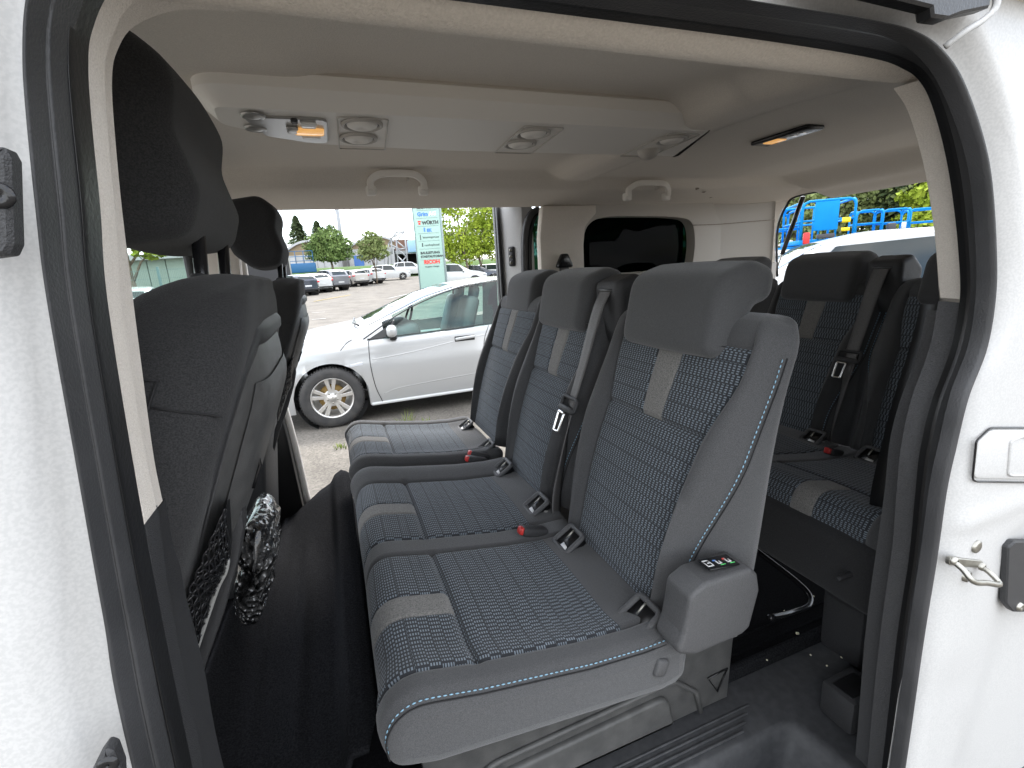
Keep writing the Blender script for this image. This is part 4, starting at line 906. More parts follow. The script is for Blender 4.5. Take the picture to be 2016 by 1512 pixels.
    def nt_(u_, v_):
        v_ = min(max(v_, 0), 1); k_ = v_ * (len(LC) - 1); i_ = min(int(k_), len(LC) - 2); f_ = k_ - i_; l_, r_ = LC[i_].lerp(LC[i_ + 1], f_), RC[i_].lerp(RC[i_ + 1], f_); q = l_.lerp(r_, u_); return PY(q.x, q.y, 0.50 + 0.06 * u_ - 0.012 * math.sin(PI * u_))
    g = G()
    for i in range(7): g.add(tube([nt_(i / 6 + 0.05 * math.sin(v_ * 55 + i * 2), v_) for v_ in lin(0, 1, 60)], 0.0012, 4))
    for j in range(20): g.add(tube([nt_(u_, j / 19 + 0.016 * math.sin(u_ * 16 + j * 1.7)) for u_ in lin(0, 1, 16)], 0.0014, 4))
    np_ = g.obj('net_pocket', GLOSSBLK, root); np_['kind'] = 'stuff'
    M('net_backing', *prism([nt_(0, v_) + Vector((0.0, 0.02, 0)) for v_ in lin(0, 1, 12)] + [nt_(1, v_) + Vector((0, 0.02, 0)) for v_ in lin(1, 0, 12)], (0, 0.006, 0)), RUBD, root, sm=False)
    M('net_hem', *tube([nt_(1.0, v_) for v_ in lin(0.3, 1, 20)], 0.003, 6), PLGREY, root)
    return root
fs = front_seat('black front seat nearest the camera, tall headrest on two posts, grey back shell')
fs2 = copy_tree(fs); fs2.location = (-0.35, 0.73 + 1.02, FLOOR); fs2['label'] = 'black front seat beside the far door, silhouetted against the car park'
M('lumbar_box', *rbox((-0.32, 1.75, 0.95), (0.10, 0.40, 0.66), 0.02, Matrix.Rotation(math.radians(8), 3, 'Y')), PLAST, fs2).matrix_parent_inverse = Matrix.Translation(-Vector((-0.35, 1.75, FLOOR)))

# ------------------------------------------------------------------ loose things inside
def matz(x, y):
    z = FLOOR + 0.020 + 0.060 * sstep(-0.115, -0.085, x) * (1 - 0.6 * sstep(1.6, 2.0, y)) - 0.008 * sstep(-0.055, -0.03, x)
    z += 0.125 * min(1.1, max(0, (x + 0.27) / 0.22)) * sstep(1.45, 2.02, y) ** 1.3 + 0.05 * (1 - sstep(-0.40, -0.33, x))
    z += 0.010 * math.exp(-((x + 0.20) / 0.018) ** 2) * (1 - sstep(1.5, 1.9, y)) + 0.002 * math.sin(y * 9 + x * 20) + 0.008 * math.exp(-((x + 0.30) / 0.012) ** 2)
    z += 0.004 * math.sin(3.1 * y + 1) - 0.010 * sstep(2.02, 2.09, y)
    return z
def matx(u_, y): 
    l, r_ = crv([(0.80, -0.42), (1.4, -0.40), (2.0, -0.30), (2.10, -0.16)], y), crv([(0.80, -0.05), (0.88, -0.028), (2.0, -0.028), (2.10, -0.06)], y); return l + (r_ - l) * u_
V, Fc, UV = patch(lambda u_, y: Vector((matx(u_, y), y, matz(matx(u_, y), y))), lin(0, 1, 46), lin(0.80, 2.10, 90))
mato = M('floor_mat', V, Fc, CARPET); tag(mato, 'black moulded felt floor mat lying between the front seats and the middle bench', 'mat')
so2 = mato.modifiers.new('thickness', 'SOLIDIFY'); so2.thickness = 0.012; so2.offset = -1
# plastic-wrapped packet
pk = [PY(a, b_, 0.93) for a, b_ in [(478, 1042), (503, 1018), (526, 1030), (543, 1064), (541, 1110), (524, 1200), (510, 1238), (472, 1236), (456, 1165), (468, 1095)]]
ctr = sum(pk, Vector()) / len(pk)
P2 = resample(rpoly([(p.x, p.z, 0.02) for p in pk], 4), 60); V = []; Fc = []; rngs = lin(0, 1, 22)
from mathutils import noise as mno
for s in rngs:
    y = 0.90 + 0.20 * s; k_ = math.sqrt(max(0, 1 - abs(2 * s - 1) ** 5)) * 0.96 + 0.04
    for p in P2:
        w = Vector((ctr.x + (p.x - ctr.x) * k_, y, ctr.z + (p.y - ctr.z) * k_ ))
        w.z -= 0.0 ; w += Vector((1, 0.3, 0.6)) * 0.012 * mno.noise(w * 28) + Vector((0.4, 1, 0.2)) * 0.007 * mno.noise(w * 60); V.append(w)
for i in range(21):
    for j in range(60): Fc.append((i * 60 + j, i * 60 + (j + 1) % 60, (i + 1) * 60 + (j + 1) % 60, (i + 1) * 60 + j))
Fc.append(tuple(range(60))); Fc.append(tuple(range(21 * 60, 22 * 60))[::-1])
WRAP = mat('film_wrapped_black', (0.012, 0.012, 0.013), 0.12, col2=(0.10, 0.10, 0.10), nscale=45, bump=1.0, bscale=55, bdet=5, coat=1.0, spec=1.0)
WRAP.node_tree.nodes['Bump'].inputs['Distance'].default_value = 0.03
_t = WRAP.node_tree; _v = _t.nodes.new('ShaderNodeTexVoronoi'); _v.inputs['Scale'].default_value = 70; _c = _t.nodes.new('ShaderNodeTexCoord')
_t.links.new(_c.outputs['Object'], _v.inputs['Vector']); _t.links.new(_v.outputs['Distance'], _t.nodes['Bump'].inputs['Height'])
pko = M('wrapped_packet', V, Fc, WRAP); tag(pko, 'shiny black packet wrapped in crinkled clear film beside the front seat', 'packet')
# crumbs on the floor
for k_, (px, py) in enumerate([(1601, 1175), (1633, 1201), (1570, 1248), (1657, 1294), (1671, 1295), (1544, 1203), (1596, 1290), (1628, 1311), (1678, 1288), (1510, 1300)]):
    p = PZ(px, py, FLOOR + 0.004); s = (0.0045, 0.006, 0.0055, 0.005, 0.0055, 0.0028, 0.003, 0.003, 0.003, 0.0028)[k_]
    o = M('crumb', *rbox(p + Vector((0, 0, s * 0.3)), (s * 1.5, s, s), s * 0.35, Matrix.Rotation(k_ * 1.3, 3, 'Z')), CRUMB)
    tag(o, 'tiny pale crumb on the black floor beside the rear bench leg', 'crumb', 'crumbs on the van floor')
# ------------------------------------------------------------------ ground
def gz(y): return crv([(-60, 0), (6.5, 0), (42, 0.735), (56, 1.25), (70, 2.3), (200, 7.0), (900, 22)], y)
ASPH = mat('worn_asphalt', (0.135, 0.122, 0.105), 0.95, col2=(0.215, 0.196, 0.17), nscale=1.4, detail=14, ramp=(0.32, 0.68), bump=0.8, bscale=60, bdet=8)
def speckle(m, scale, amt):
    t = m.node_tree; p = t.nodes['Principled BSDF']; src = p.inputs['Base Color'].links[0].from_socket
    n = t.nodes.new('ShaderNodeTexVoronoi'); n.inputs['Scale'].default_value = scale
    tc_ = t.nodes.new('ShaderNodeTexCoord'); t.links.new(tc_.outputs['Object'], n.inputs['Vector'])
    mxn = t.nodes.new('ShaderNodeMix'); mxn.data_type = 'RGBA'; mxn.blend_type = 'MULTIPLY'; mxn.inputs[0].default_value = amt
    bwn = t.nodes.new('ShaderNodeRGBToBW'); t.links.new(n.outputs['Color'], bwn.inputs[0]); t.links.new(src, mxn.inputs[6]); t.links.new(bwn.outputs[0], mxn.inputs[7]); t.links.new(mxn.outputs[2], p.inputs['Base Color'])
speckle(ASPH, 60, 0.5)
ys_ = [-60, -20, -5, 0, 3, 6.5, 12, 20, 30, 42, 49, 56, 63, 70, 120, 200, 500, 900]
V, Fc, UV = patch(lambda x, y: Vector((x, y, gz(y))), lin(-250, 320, 20), ys_)
gd = M('ground', V, Fc, ASPH); gd['kind'] = 'structure'
GRASS = mat('lawn', (0.035, 0.075, 0.012), 1.0, col2=(0.065, 0.12, 0.02), nscale=3, detail=8, bump=0.8, bscale=40)
V, Fc, UV = patch(lambda x, y: Vector((x, y, gz(y) + 0.03 + 0.9 * sstep(60, 66, y))), lin(-30, 75, 10), [58.5, 60, 62, 64, 66, 70])
ln_ = M('lawn', V, Fc, GRASS); ln_['kind'] = 'structure'
YEL = mat('yellow_road_paint', (0.42, 0.30, 0.06), 0.8, col2=(0.34, 0.26, 0.08), nscale=6); WHP = mat('white_road_paint', (0.42, 0.42, 0.41), 0.8, col2=(0.34, 0.34, 0.33), nscale=6)
def groundpt(px, py):
    d = ray(px, py); lo, hi = 1.0, 400.0
    for _ in range(60):
        m_ = (lo + hi) / 2; p = CAM + d * m_
        if p[2] > gz(p[1]): lo = m_
        else: hi = m_
    return Vector((p[0], p[1], gz(p[1])))
for (a, b_, w, m_, nm, lb) in [((618, 594), (690, 581), 0.14, YEL, 'lane_line', 'yellow painted line on the asphalt in front of the parked row'), ((765, 588), (815, 577), 0.14, WHP, 'lane_line', 'white painted line on the asphalt left of the sign pylon'),
                             ((614, 617), (640, 615), 0.12, WHP, 'bay_line', 'upper of two short white bay lines beside the far front seat'), ((614, 630), (642, 628), 0.12, WHP, 'bay_line', 'lower of two short white bay lines beside the far front seat')]:
    A, B = groundpt(*a), groundpt(*b_); d = (B - A).normalized(); s = Vector((-d.y, d.x, 0)) * w / 2; up = Vector((0, 0, 0.02))
    o = M(nm, [A - s + up, B - s + up, B + s + up, A + s + up], [(0, 1, 2, 3)], m_, None, sm=False); o['kind'] = 'structure'; o['label'] = lb

# ------------------------------------------------------------------ cars
SILVER = mat('silver_car_paint', (0.43, 0.435, 0.435), 0.28, 0.3, coat=0.8); CARWHITE = mat('car_white', (0.50, 0.51, 0.51), 0.3, coat=0.8)
GREYP = mat('grey_car_paint', (0.16, 0.165, 0.18), 0.3, 0.4, coat=0.8); DARKP = mat('dark_blue_car_paint', (0.025, 0.03, 0.045), 0.25, 0.3, coat=0.9); CHAMP = mat('champagne_car_paint', (0.42, 0.40, 0.37), 0.3, 0.4, coat=0.8)
TYRE = mat('tyre_rubber', (0.030, 0.030, 0.031), 0.75, col2=(0.05, 0.048, 0.046), nscale=12, bump=0.3, bscale=150); ALLOY = mat('alloy_wheel', (0.62, 0.61, 0.59), 0.3, 0.75); DISC = mat('rusty_brake_disc', (0.24, 0.15, 0.05), 0.6, 0.5, col2=(0.34, 0.23, 0.08), nscale=10)
CARGLASS = mat('car_glass', (0.018, 0.026, 0.028), 0.04, spec=0.5); TAIL = mat('tail_lamp_red', (0.50, 0.02, 0.03), 0.15, coat=1.0); LAMP = mat('headlamp_glass', (0.55, 0.57, 0.60), 0.08, spec=0.8, coat=1.0); CARBLK = mat('car_black_trim', (0.016, 0.016, 0.017), 0.35)
SIDEGL = glassmat('side_glass', (0.62, 0.80, 0.76)); CABIN = mat('cabin_grey', (0.22, 0.25, 0.25), 0.8, col2=(0.30, 0.33, 0.33), nscale=3)
def scrv(keys, x, w=0.05): return (crv(keys, x - w) + 2 * crv(keys, x) + crv(keys, x + w)) / 4
class Car:
    """front at x = 0, rear at x = L; keys are in metres"""
    def __init__(s, L, wx, H, W, sh, top, wr=0.325, belt=None, roofw=0.80, ride=0.17):
        s.L, s.wx, s.H, s.W, s.sh, s.top, s.wr, s.roofw, s.ride = L, wx, H, W, sh, top, wr, roofw, ride
    def hw(s, x): 
        f = crv([(0, 0.62), (0.12, 0.80), (0.45, 0.94), (0.9, 0.985), (1.4, 1.0), (s.L - 1.1, 1.0), (s.L - 0.5, 0.96), (s.L - 0.12, 0.86), (s.L, 0.72)], x); return s.W / 2 * f
    def zs(s, x): return scrv(s.sh, x, 0.12)
    def zt(s, x): return max(scrv(s.top, x, 0.07), s.zs(x) + 0.005)
    def zb(s, x):
        b_ = s.ride + 0.10 * max(0, 1 - x / 0.35) ** 2 + 0.16 * max(0, 1 - (s.L - x) / 0.4) ** 2; ra = s.wr + 0.055
        for c in s.wx:
            d = abs(x - c)
            if d < ra: b_ = max(b_, s.wr + math.sqrt(max(0, ra * ra - d * d)) * 0.98)
        return b_
    def section(s, x):
        hw, zb, zs, zt = s.hw(x), s.zb(x), s.zs(x), s.zt(x); g = sstep(0.03, 0.35, zt - zs); rw = hw * (0.93 + (s.roofw - 0.93) * g)
        h = zs - s.ride; pts = []
        for f, k in [(0, 0.945), (0.12, 0.965), (0.3, 0.985), (0.5, 0.995), (0.66, 1.0), (0.70, 0.992), (0.82, 0.985), (0.94, 0.975), (1.0, 0.955)]:
            z = s.ride + h * f; pts.append((hw * k, max(z, zb)))
        for f in (0.0, 0.35, 0.7, 0.92, 1.0):
            y = hw * 0.935 + (rw - hw * 0.935) * f; z = zs + 0.01 + (zt - 0.045 * (0.25 + g) - zs - 0.01) * f; pts.append((y, max(z, zs)))
        for f, d in ((0.93, 0.028), (0.75, 0.012), (0.4, 0.003), (0.0, 0.0)): pts.append((rw * f, zt - d * (0.25 + g)))
        return pts
    def ysurf(s, x, z):
        p = s.section(x)
        for (ya, za), (yb_, zb_) in zip(p, p[1:]):
            if za <= z <= zb_ and zb_ > za: return ya + (yb_ - ya) * (z - za) / (zb_ - za)
        return p[-4][0]
    def ztop(s, x, y):
        p = s.section(x)
        for (ya, za), (yb_, zb_) in zip(p[::-1], p[-2::-1]):
            if ya <= abs(y) <= yb_: return za + (zb_ - za) * (abs(y) - ya) / max(yb_ - ya, 1e-6)
        return p[0][1]
    def body(s, paint, root, n=130, holes=None):
        xs_ = sorted(set(lin(0, s.L, n) + [c + d for c in s.wx for d in lin(-s.wr - 0.056, s.wr + 0.056, 26)])); V = []; Fc = []
        m = 2 * len(s.section(1.0)) - 1
        for x in xs_:
            p = s.section(x); ring = [(-y, z) for y, z in p] + [(y, z) for y, z in p[-2::-1]]; V += [Vector((x, y, z)) for y, z in ring]
        for i in range(len(xs_) - 1):
            for j in range(m - 1):
                if holes and holes((xs_[i] + xs_[i + 1]) / 2, V[i * m + j], V[i * m + j + 1]): continue
                Fc.append((i * m + j, i * m + j + 1, (i + 1) * m + j + 1, (i + 1) * m + j))
        Fc.append(tuple(range(m))[::-1]); Fc.append(tuple(range((len(xs_) - 1) * m, len(xs_) * m)))
        b_ = M('body', V, Fc, paint, root, sharp=32)
        for c in s.wx:
            for sg in (-1, 1): M('wheel_arch', *lathe([(s.wr + 0.05, sg * 0.28), (s.wr + 0.05, sg * (s.W / 2 - 0.05))], (c, sg * 0.0, s.wr), 'y', 24), CARBLK, root)
        M('underbody', *rbox((s.L / 2, 0, s.ride + 0.1), (s.L * 0.86, s.W * 0.80, 0.16), 0.04), CARBLK, root)
        return b_
    def sidepatch(s, name, bot, top, m, root, sides=(-1, 1), out=0.006, nu=12, nv=5, par=None):
        for sg in sides:
            B = resample([Vector((x, z, 0)) for x, z in bot], nu, False); T_ = resample([Vector((x, z, 0)) for x, z in top], nu, False); V = []; Fc = []
            for a, b_ in zip(B, T_):
                for k in range(nv):
                    q = a.lerp(b_, k / (nv - 1)); V.append(Vector((q.x, sg * (s.ysurf(q.x, q.y) + out), q.y)))
            for i in range(nu - 1):
                for k in range(nv - 1): Fc.append((i * nv + k, (i + 1) * nv + k, (i + 1) * nv + k + 1, i * nv + k + 1))
            o = M(name, V, Fc, m, par or root)
        return o
    def toppatch(s, name, x0, x1, wf, m, root, out=0.006, w2=None):
        V = []; Fc = []; nu, nv = 10, 11
        for i in range(nu):
            x = x0 + (x1 - x0) * i / (nu - 1); w = s.section(x)[-4][0] * (wf + ((w2 or wf) - wf) * i / (nu - 1))
            for k in range(nv): y = -w + 2 * w * k / (nv - 1); V.append(Vector((x, y, s.ztop(x, y) + out)))
        for i in range(nu - 1):
            for k in range(nv - 1): Fc.append((i * nv + k, (i + 1) * nv + k, (i + 1) * nv + k + 1, i * nv + k + 1))
        return M(name, V, Fc, m, root)
    def line(s, name, pts, root, sides=(-1,), r=0.004, m=None, n=5):
        for sg in sides:
            P = cat([Vector((x, z, 0)) for x, z in pts], n); o = M(name, *tube([Vector((p.x, sg * (s.ysurf(p.x, p.y) + 0.0005), p.y)) for p in P], r, 5), m or CARBLK, root)
        return o
    def wheels(s, root, detail=False, sides=(-1, 1)):
        R = s.wr
        for c in s.wx:
            for sg in sides:
                y = sg * (s.W / 2 - 0.012 - 0.1); k = sg
                prof = [(R * 0.66, k * 0.085), (R * 0.70, k * 0.105), (R * 0.82, k * 0.112), (R * 0.93, k * 0.104), (R * 0.985, k * 0.085), (R, k * 0.05), (R, -k * 0.06), (R * 0.94, -k * 0.1), (R * 0.6, -k * 0.09)]
                w = M('wheel', *lathe(prof, (c, y, R), 'y', 56 if detail else 24), TYRE, root, sharp=40)
                if detail:
                    g = G()
                    for q in range(64):
                        a = 2 * PI * q / 64
                        for dy in (-0.03, 0.045): g.add(rbox((c + math.cos(a + dy) * (R + 0.001), y + k * dy, R + math.sin(a + dy) * (R + 0.001)), (0.012, 0.055, 0.018), 0, Matrix.Rotation(-a, 3, 'Y')))
                    M('tread', g.V, g.F, TYRE, w, sm=False)['kind'] = 'stuff'
                    M('brake_disc', *lathe([(0.06, k * 0.02), (R * 0.43, k * 0.02), (R * 0.43, 0)], (c, y, R), 'y', 32), DISC, w)
                    M('wheel_barrel', *lathe([(R * 0.66, k * 0.088), (R * 0.68, k * 0.097), (R * 0.645, k * 0.095), (R * 0.61, k * 0.06), (R * 0.60, -k * 0.06), (0.05, -k * 0.065)], (c, y, R), 'y', 48), ALLOY, w)
                    for q in range(5):
                        a0 = 2 * PI * q / 5 + PI / 2
                        for da in (-0.20, 0.20):
                            a = a0 + da; b0 = a0 + da * 0.9
                            P_ = [Vector((c + math.cos(t) * rr * R, y + k * (0.066 + 0.016 * f), R + math.sin(t) * rr * R)) for rr, t, f in [(0.10, b0 - 0.55 * np.sign(da), 0.3), (0.22, b0 - 0.22, 0.6), (0.645, a - 0.105, 1.0), (0.645, a + 0.105, 1.0), (0.22, b0 + 0.22, 0.6), (0.10, b0 + 0.3, 0.3)]]
                            M('spoke', *prism([P_[1], P_[2], P_[3], P_[4]], (0, -k * 0.022, 0), 0.003, 1), ALLOY, w, sharp=40)
                        a = a0 + PI / 5
                        M('wheel_bolt', *lathe([(0.011, k * 0.074), (0.009, k * 0.082), (0.0005, k * 0.083)], (c + math.cos(a) * 0.055, y, R + math.sin(a) * 0.055), 'y', 10), STEEL, w)
                    M('hub', *lathe([(R * 0.28, k * 0.07), (R * 0.2, k * 0.078), (R * 0.12, k * 0.076), (R * 0.10, k * 0.086), (0.0005, k * 0.088)], (c, y, R), 'y', 30), ALLOY, w)
                else:
                    rim_ = M('rim', *lathe([(R * 0.63, k * 0.10), (R * 0.58, k * 0.085), (R * 0.5, k * 0.07), (0.001, k * 0.075)], (c, y, R), 'y', 20), CARBLK, w)
                    for q in range(5):
                        a = 2 * PI * q / 5 + 0.3; e, f_ = Vector((math.cos(a), 0, math.sin(a))), Vector((-math.sin(a), 0, math.cos(a))); o_ = Vector((c, y + k * 0.082, R))
                        M('spoke', *prism([o_ + e * R * 0.05 - f_ * 0.02, o_ + e * R * 0.6 - f_ * 0.03, o_ + e * R * 0.6 + f_ * 0.03, o_ + e * R * 0.05 + f_ * 0.02], (0, k * 0.012, 0)), ALLOY, w, sm=False)
    def mirror(s, x, z, paint, root, sides=(-1, 1)):
        for sg in sides:
            y = sg * (s.ysurf(x, z) + 0.10); o = M('door_mirror', *rbox((x, y, z + 0.05), (0.11, 0.19, 0.125), 0.045, Matrix.Rotation(sg * 0.15, 3, 'Z'), 4), paint, root)
            M('mirror_foot', *rbox((x + 0.01, y - sg * 0.05, z - 0.025), (0.08, 0.12, 0.06), 0.02), CARBLK, o)
def generic_car(kind):
    if kind == 'hatch': c = Car(4.1, (0.80, 3.35), 1.46, 1.76, [(0, 0.66), (0.3, 0.74), (1.0, 0.88), (2.2, 0.93), (3.4, 0.97), (4.1, 0.98)], [(0, 0.68), (0.12, 0.76), (0.6, 0.90), (1.10, 1.0), (1.85, 1.40), (2.3, 1.46), (3.2, 1.43), (3.7, 1.34), (3.98, 1.05), (4.1, 0.86)]); w = (1.20, 1.95, 3.72)
    elif kind == 'suv': c = Car(4.45, (0.85, 3.5), 1.66, 1.84, [(0, 0.78), (0.3, 0.86), (1.0, 1.00), (2.2, 1.05), (3.6, 1.09), (4.45, 1.08)], [(0, 0.80), (0.12, 0.90), (0.6, 1.03), (1.15, 1.12), (1.85, 1.56), (2.3, 1.65), (3.4, 1.64), (4.0, 1.55), (4.32, 1.15), (4.45, 0.95)], wr=0.35, ride=0.22); w = (1.25, 1.95, 4.05)
    else: c = Car(4.6, (0.85, 3.6), 1.44, 1.80, [(0, 0.64), (0.3, 0.72), (1.0, 0.87), (2.2, 0.92), (3.6, 0.97), (4.6, 0.98)], [(0, 0.66), (0.12, 0.74), (0.6, 0.88), (1.15, 0.98), (2.0, 1.39), (2.5, 1.44), (3.6, 1.42), (4.2, 1.34), (4.5, 1.02), (4.6, 0.85)]); w = (1.28, 2.1, 4.2)
    return c, w
def build_car(kind, name, label, paint, group):
    c, (a, r0, r1) = generic_car(kind); root = E(name, label, 'car', (0, 0, 0), group)
    c.body(paint, root, n=56)
    zb = lambda x: c.zs(x) + 0.025; zt = lambda x: c.zt(x) - 0.075
    mid = (r0 + r1) / 2 - 0.1
    c.sidepatch('side_window', [(a + 0.30, zb(a + .3)), (mid - 0.04, zb(mid))], [(r0 + 0.02, zt(r0 + 0.1)), (mid - 0.06, zt(mid))], CARGLASS, root)
    c.sidepatch('side_window', [(mid + 0.04, zb(mid)), (r1 - 0.25, zb(r1 - 0.2))], [(mid + 0.03, zt(mid)), (r1 - 0.42, zt(r1 - 0.4))], CARGLASS, root)
    c.sidepatch('side_window', [(r1 - 0.18, zb(r1 - 0.2)), (r1 + 0.05, zb(r1) + 0.02)], [(r1 - 0.36, zt(r1 - 0.3)), (r1 - 0.10, zt(r1 - 0.1) - 0.04)], CARGLASS, root)
    c.toppatch('windscreen', a - 0.02, r0 - 0.05, 0.90, CARGLASS, root); c.toppatch('rear_window', r1 + 0.02, c.L - 0.16, 0.84, CARGLASS, root, out=0.008)
    L_ = c.L
    for sg in (-1, 1):
        M('tail_lamp', *rbox((L_ - 0.12, sg * c.W * 0.40, c.zs(L_) - 0.09), (0.20, 0.24, 0.14), 0.05), TAIL, root); M('headlamp', *rbox((0.16, sg * c.W * 0.37, c.zs(0.2) - 0.04), (0.24, 0.28, 0.11), 0.045), LAMP, root)
    M('number_plate', *rbox((L_ + 0.004, 0, 0.62), (0.02, 0.46, 0.11), 0.004), CARWHITE, root); M('bumper', *rbox((L_ - 0.06, 0, 0.40), (0.16, c.W * 0.86, 0.14), 0.05), CARBLK, root); M('grille', *rbox((0.03, 0, 0.52), (0.08, c.W * 0.5, 0.16), 0.03), CARBLK, root)
    c.mirror(a + 0.38, zb(a + 0.4) + 0.0, paint, root); c.wheels(root)
    return root
def put(o, p, yaw): o.location = p; o.rotation_euler = (0, 0, yaw); return o

# near silver car outside the far doorway
ast = Car(4.66, (0.90, 3.56), 1.49, 1.81,
          [(0, 0.66), (0.25, 0.76), (0.7, 0.85), (1.35, 0.90), (2.2, 0.925), (3.0, 0.955), (3.8, 0.985), (4.66, 1.0)],
          [(0, 0.68), (0.10, 0.78), (0.40, 0.90), (0.9, 0.985), (1.32, 1.04), (1.62, 1.17), (2.05, 1.345), (2.5, 1.455), (2.9, 1.495), (3.5, 1.49), (4.2, 1.42), (4.45, 1.22), (4.66, 0.95)], wr=0.33, ride=0.185, roofw=0.78)
car1 = E('silver_estate_car', 'silver estate car parked right outside the far open doorway', 'car', (0, 0, 0))
WB, WT = [(1.30, 0.935), (1.46, 0.925), (2.78, 0.985)], None
def win_hole(x, a, b_):
    z = (a.z + b_.z) / 2
    if abs(a.y) < 0.3 or abs(b_.y) < 0.3: return False
    return 1.52 < x < 4.1 and a.z >= ast.zs(x) - 0.004 and b_.z <= ast.zt(x) - 0.035 and z > 0.93
ast.body(SILVER, car1, n=200, holes=win_hole)
def ww(x0b, x1b, x0t, x1t, name, m, top=None, lo=0.022, hi=0.055):
    B = [(x0b + (x1b - x0b) * k / 6, ast.zs(x0b + (x1b - x0b) * k / 6) + lo) for k in range(7)]
    T_ = [(x0t + (x1t - x0t) * k / 6, ast.zt(x0t + (x1t - x0t) * k / 6) - hi) for k in range(7)]
    return ast.sidepatch(name, B, T_, m, car1, nu=22, nv=7)
# pillar and roof-side frame under the glass, then the panes
ww(1.50, 4.12, 2.02, 4.02, 'window_inner', SIDEGL, lo=0.004, hi=0.046)
ww(2.66, 2.86, 2.74, 2.92, 'centre_pillar', CARBLK, lo=0.004, hi=0.05)
ww(3.62, 3.70, 3.60, 3.68, 'rear_pillar', CARBLK, lo=0.004, hi=0.05)
ast.sidepatch('mirror_sail', [(1.36, 0.925), (1.58, 0.93)], [(1.545, 1.02), (1.60, 1.045)], CARBLK, car1, nu=6, nv=4, out=0.009)
for pts in [[(1.30, 0.925), (1.50, 1.035), (1.75, 1.165), (2.05, 1.285), (2.4, 1.385), (2.8, 1.435), (3.3, 1.44), (3.9, 1.40)]]: ast.line('roof_seam', pts, car1, r=0.007, n=8)
ast.line('belt_strip', [(1.34, 0.918), (1.7, 0.926), (2.2, 0.938), (2.8, 0.962), (3.6, 0.99)], car1, r=0.010)
ast.line('window_post', [(1.545, 0.93), (1.60, 1.01), (1.655, 1.09)], car1, r=0.014)
ast.line('door_seam', [(1.42, 0.20), (1.36, 0.40), (1.335, 0.65), (1.345, 0.87), (1.36, 0.91)], car1, r=0.0045, n=8)
ast.line('door_seam', [(2.63, 0.20), (2.63, 0.60), (2.66, 0.80), (2.73, 0.95)], car1, r=0.0045, n=8)
ast.line('bonnet_seam', [(1.05, 0.835), (1.12, 0.90), (1.18, 0.93)], car1, r=0.004)
# pressed character line and sill strip
P = cat([Vector((x, z, 0)) for x, z in [(1.36, 0.70), (1.8, 0.735), (2.3, 0.80), (2.9, 0.86)]], 8); M('door_crease', *tube([Vector((p.x, -(ast.ysurf(p.x, p.y) - 0.0105), p.y)) for p in P], 0.013, 8), SILVER, car1)
P = cat([Vector((x, z, 0)) for x, z in [(1.44, 0.30), (1.62, 0.345), (2.0, 0.37), (2.6, 0.40)]], 8); M('door_crease', *tube([Vector((p.x, -(ast.ysurf(p.x, p.y) - 0.0095), p.y)) for p in P], 0.012, 8), SILVER, car1)
M('sill_strip', *rbox((2.22, -0.845, 0.195), (1.85, 0.06, 0.035), 0.012), CARWHITE, car1)
# door handle, side lamp, mirror
hx, hz = 2.42, 0.825; hy = -(ast.ysurf(hx, hz))
M('handle_recess', *rbox((hx, hy - 0.001, hz), (0.24, 0.012, 0.062), 0.028, None, 3), CARBLK, car1); M('door_handle', *rbox((hx, hy - 0.018, hz + 0.006), (0.235, 0.022, 0.034), 0.012, Matrix.Rotation(-0.06, 3, 'Y'), 3), SILVER, car1)
M('side_lamp', *rbox((1.19, -(ast.ysurf(1.19, 0.66) + 0.001), 0.665), (0.13, 0.008, 0.035), 0.004, Matrix.Rotation(-0.12, 3, 'Y')), LAMP, car1)
ast.mirror(1.60, 0.945, SILVER, car1)
ast.toppatch('windscreen', 1.38, 2.42, 0.92, CARGLASS, car1); ast.toppatch('rear_window', 4.22, 4.48, 0.86, CARGLASS, car1)
M('wiper', *tube([Vector((1.28, -0.62, ast.ztop(1.28, 0.62) + 0.03)), Vector((1.24, -0.2, ast.ztop(1.24, 0.2) + 0.03)), Vector((1.28, 0.3, ast.ztop(1.28, 0.3) + 0.04))], 0.012, 6), CARBLK, car1)
M('roof_aerial', *prism([Vector((4.0, -0.012, ast.ztop(4.0, 0) + 0.0)), Vector((4.16, -0.012, ast.ztop(4.16, 0))), Vector((4.17, -0.012, ast.ztop(4.16, 0) + 0.07))], (0, 0.024, 0)), SILVER, car1)
for sg in (-1, 1): M('headlamp', *rbox((0.22, sg * 0.66, 0.72), (0.36, 0.26, 0.12), 0.05), LAMP, car1); M('tail_lamp', *rbox((4.54, sg * 0.72, 0.92), (0.22, 0.24, 0.18), 0.05), TAIL, car1)
ast.wheels(car1, detail=True, sides=(-1,)); ast.wheels(car1, detail=False, sides=(1,))
# cabin seen through its side glass
M('cabin_floor', *rbox((2.6, 0, 0.55), (2.6, 1.3, 0.5), 0.05), CABIN, car1)
for x in (2.30, 3.15):
    for y in (-0.37, 0.37):
        M('car_seat', *rbox((x + 0.28, y, 0.98), (0.16, 0.46, 0.62), 0.06, Matrix.Rotation(0.3, 3, 'Y'), 3), CABIN, car1); M('car_headrest', *rbox((x + 0.42, y, 1.32), (0.09, 0.24, 0.15), 0.035, Matrix.Rotation(0.2, 3, 'Y'), 3), CABIN, car1)
M('dashboard', *rbox((1.72, 0, 0.90), (0.5, 1.35, 0.20), 0.08, Matrix.Rotation(-0.2, 3, 'Y'), 3), CABIN, car1)
M('steering_wheel', *tube([Vector((1.98 + 0.06 * math.cos(a), 0.36 + 0.18 * math.sin(a), 1.02 + 0.16 * math.cos(a))) for a in lin(0, 2 * PI, 25)[:-1]], 0.016, 8, closed=True), CARBLK, car1)
put(car1, (-0.125 - 0.90, 5.30 + 0.905, 0.0), 0.0)

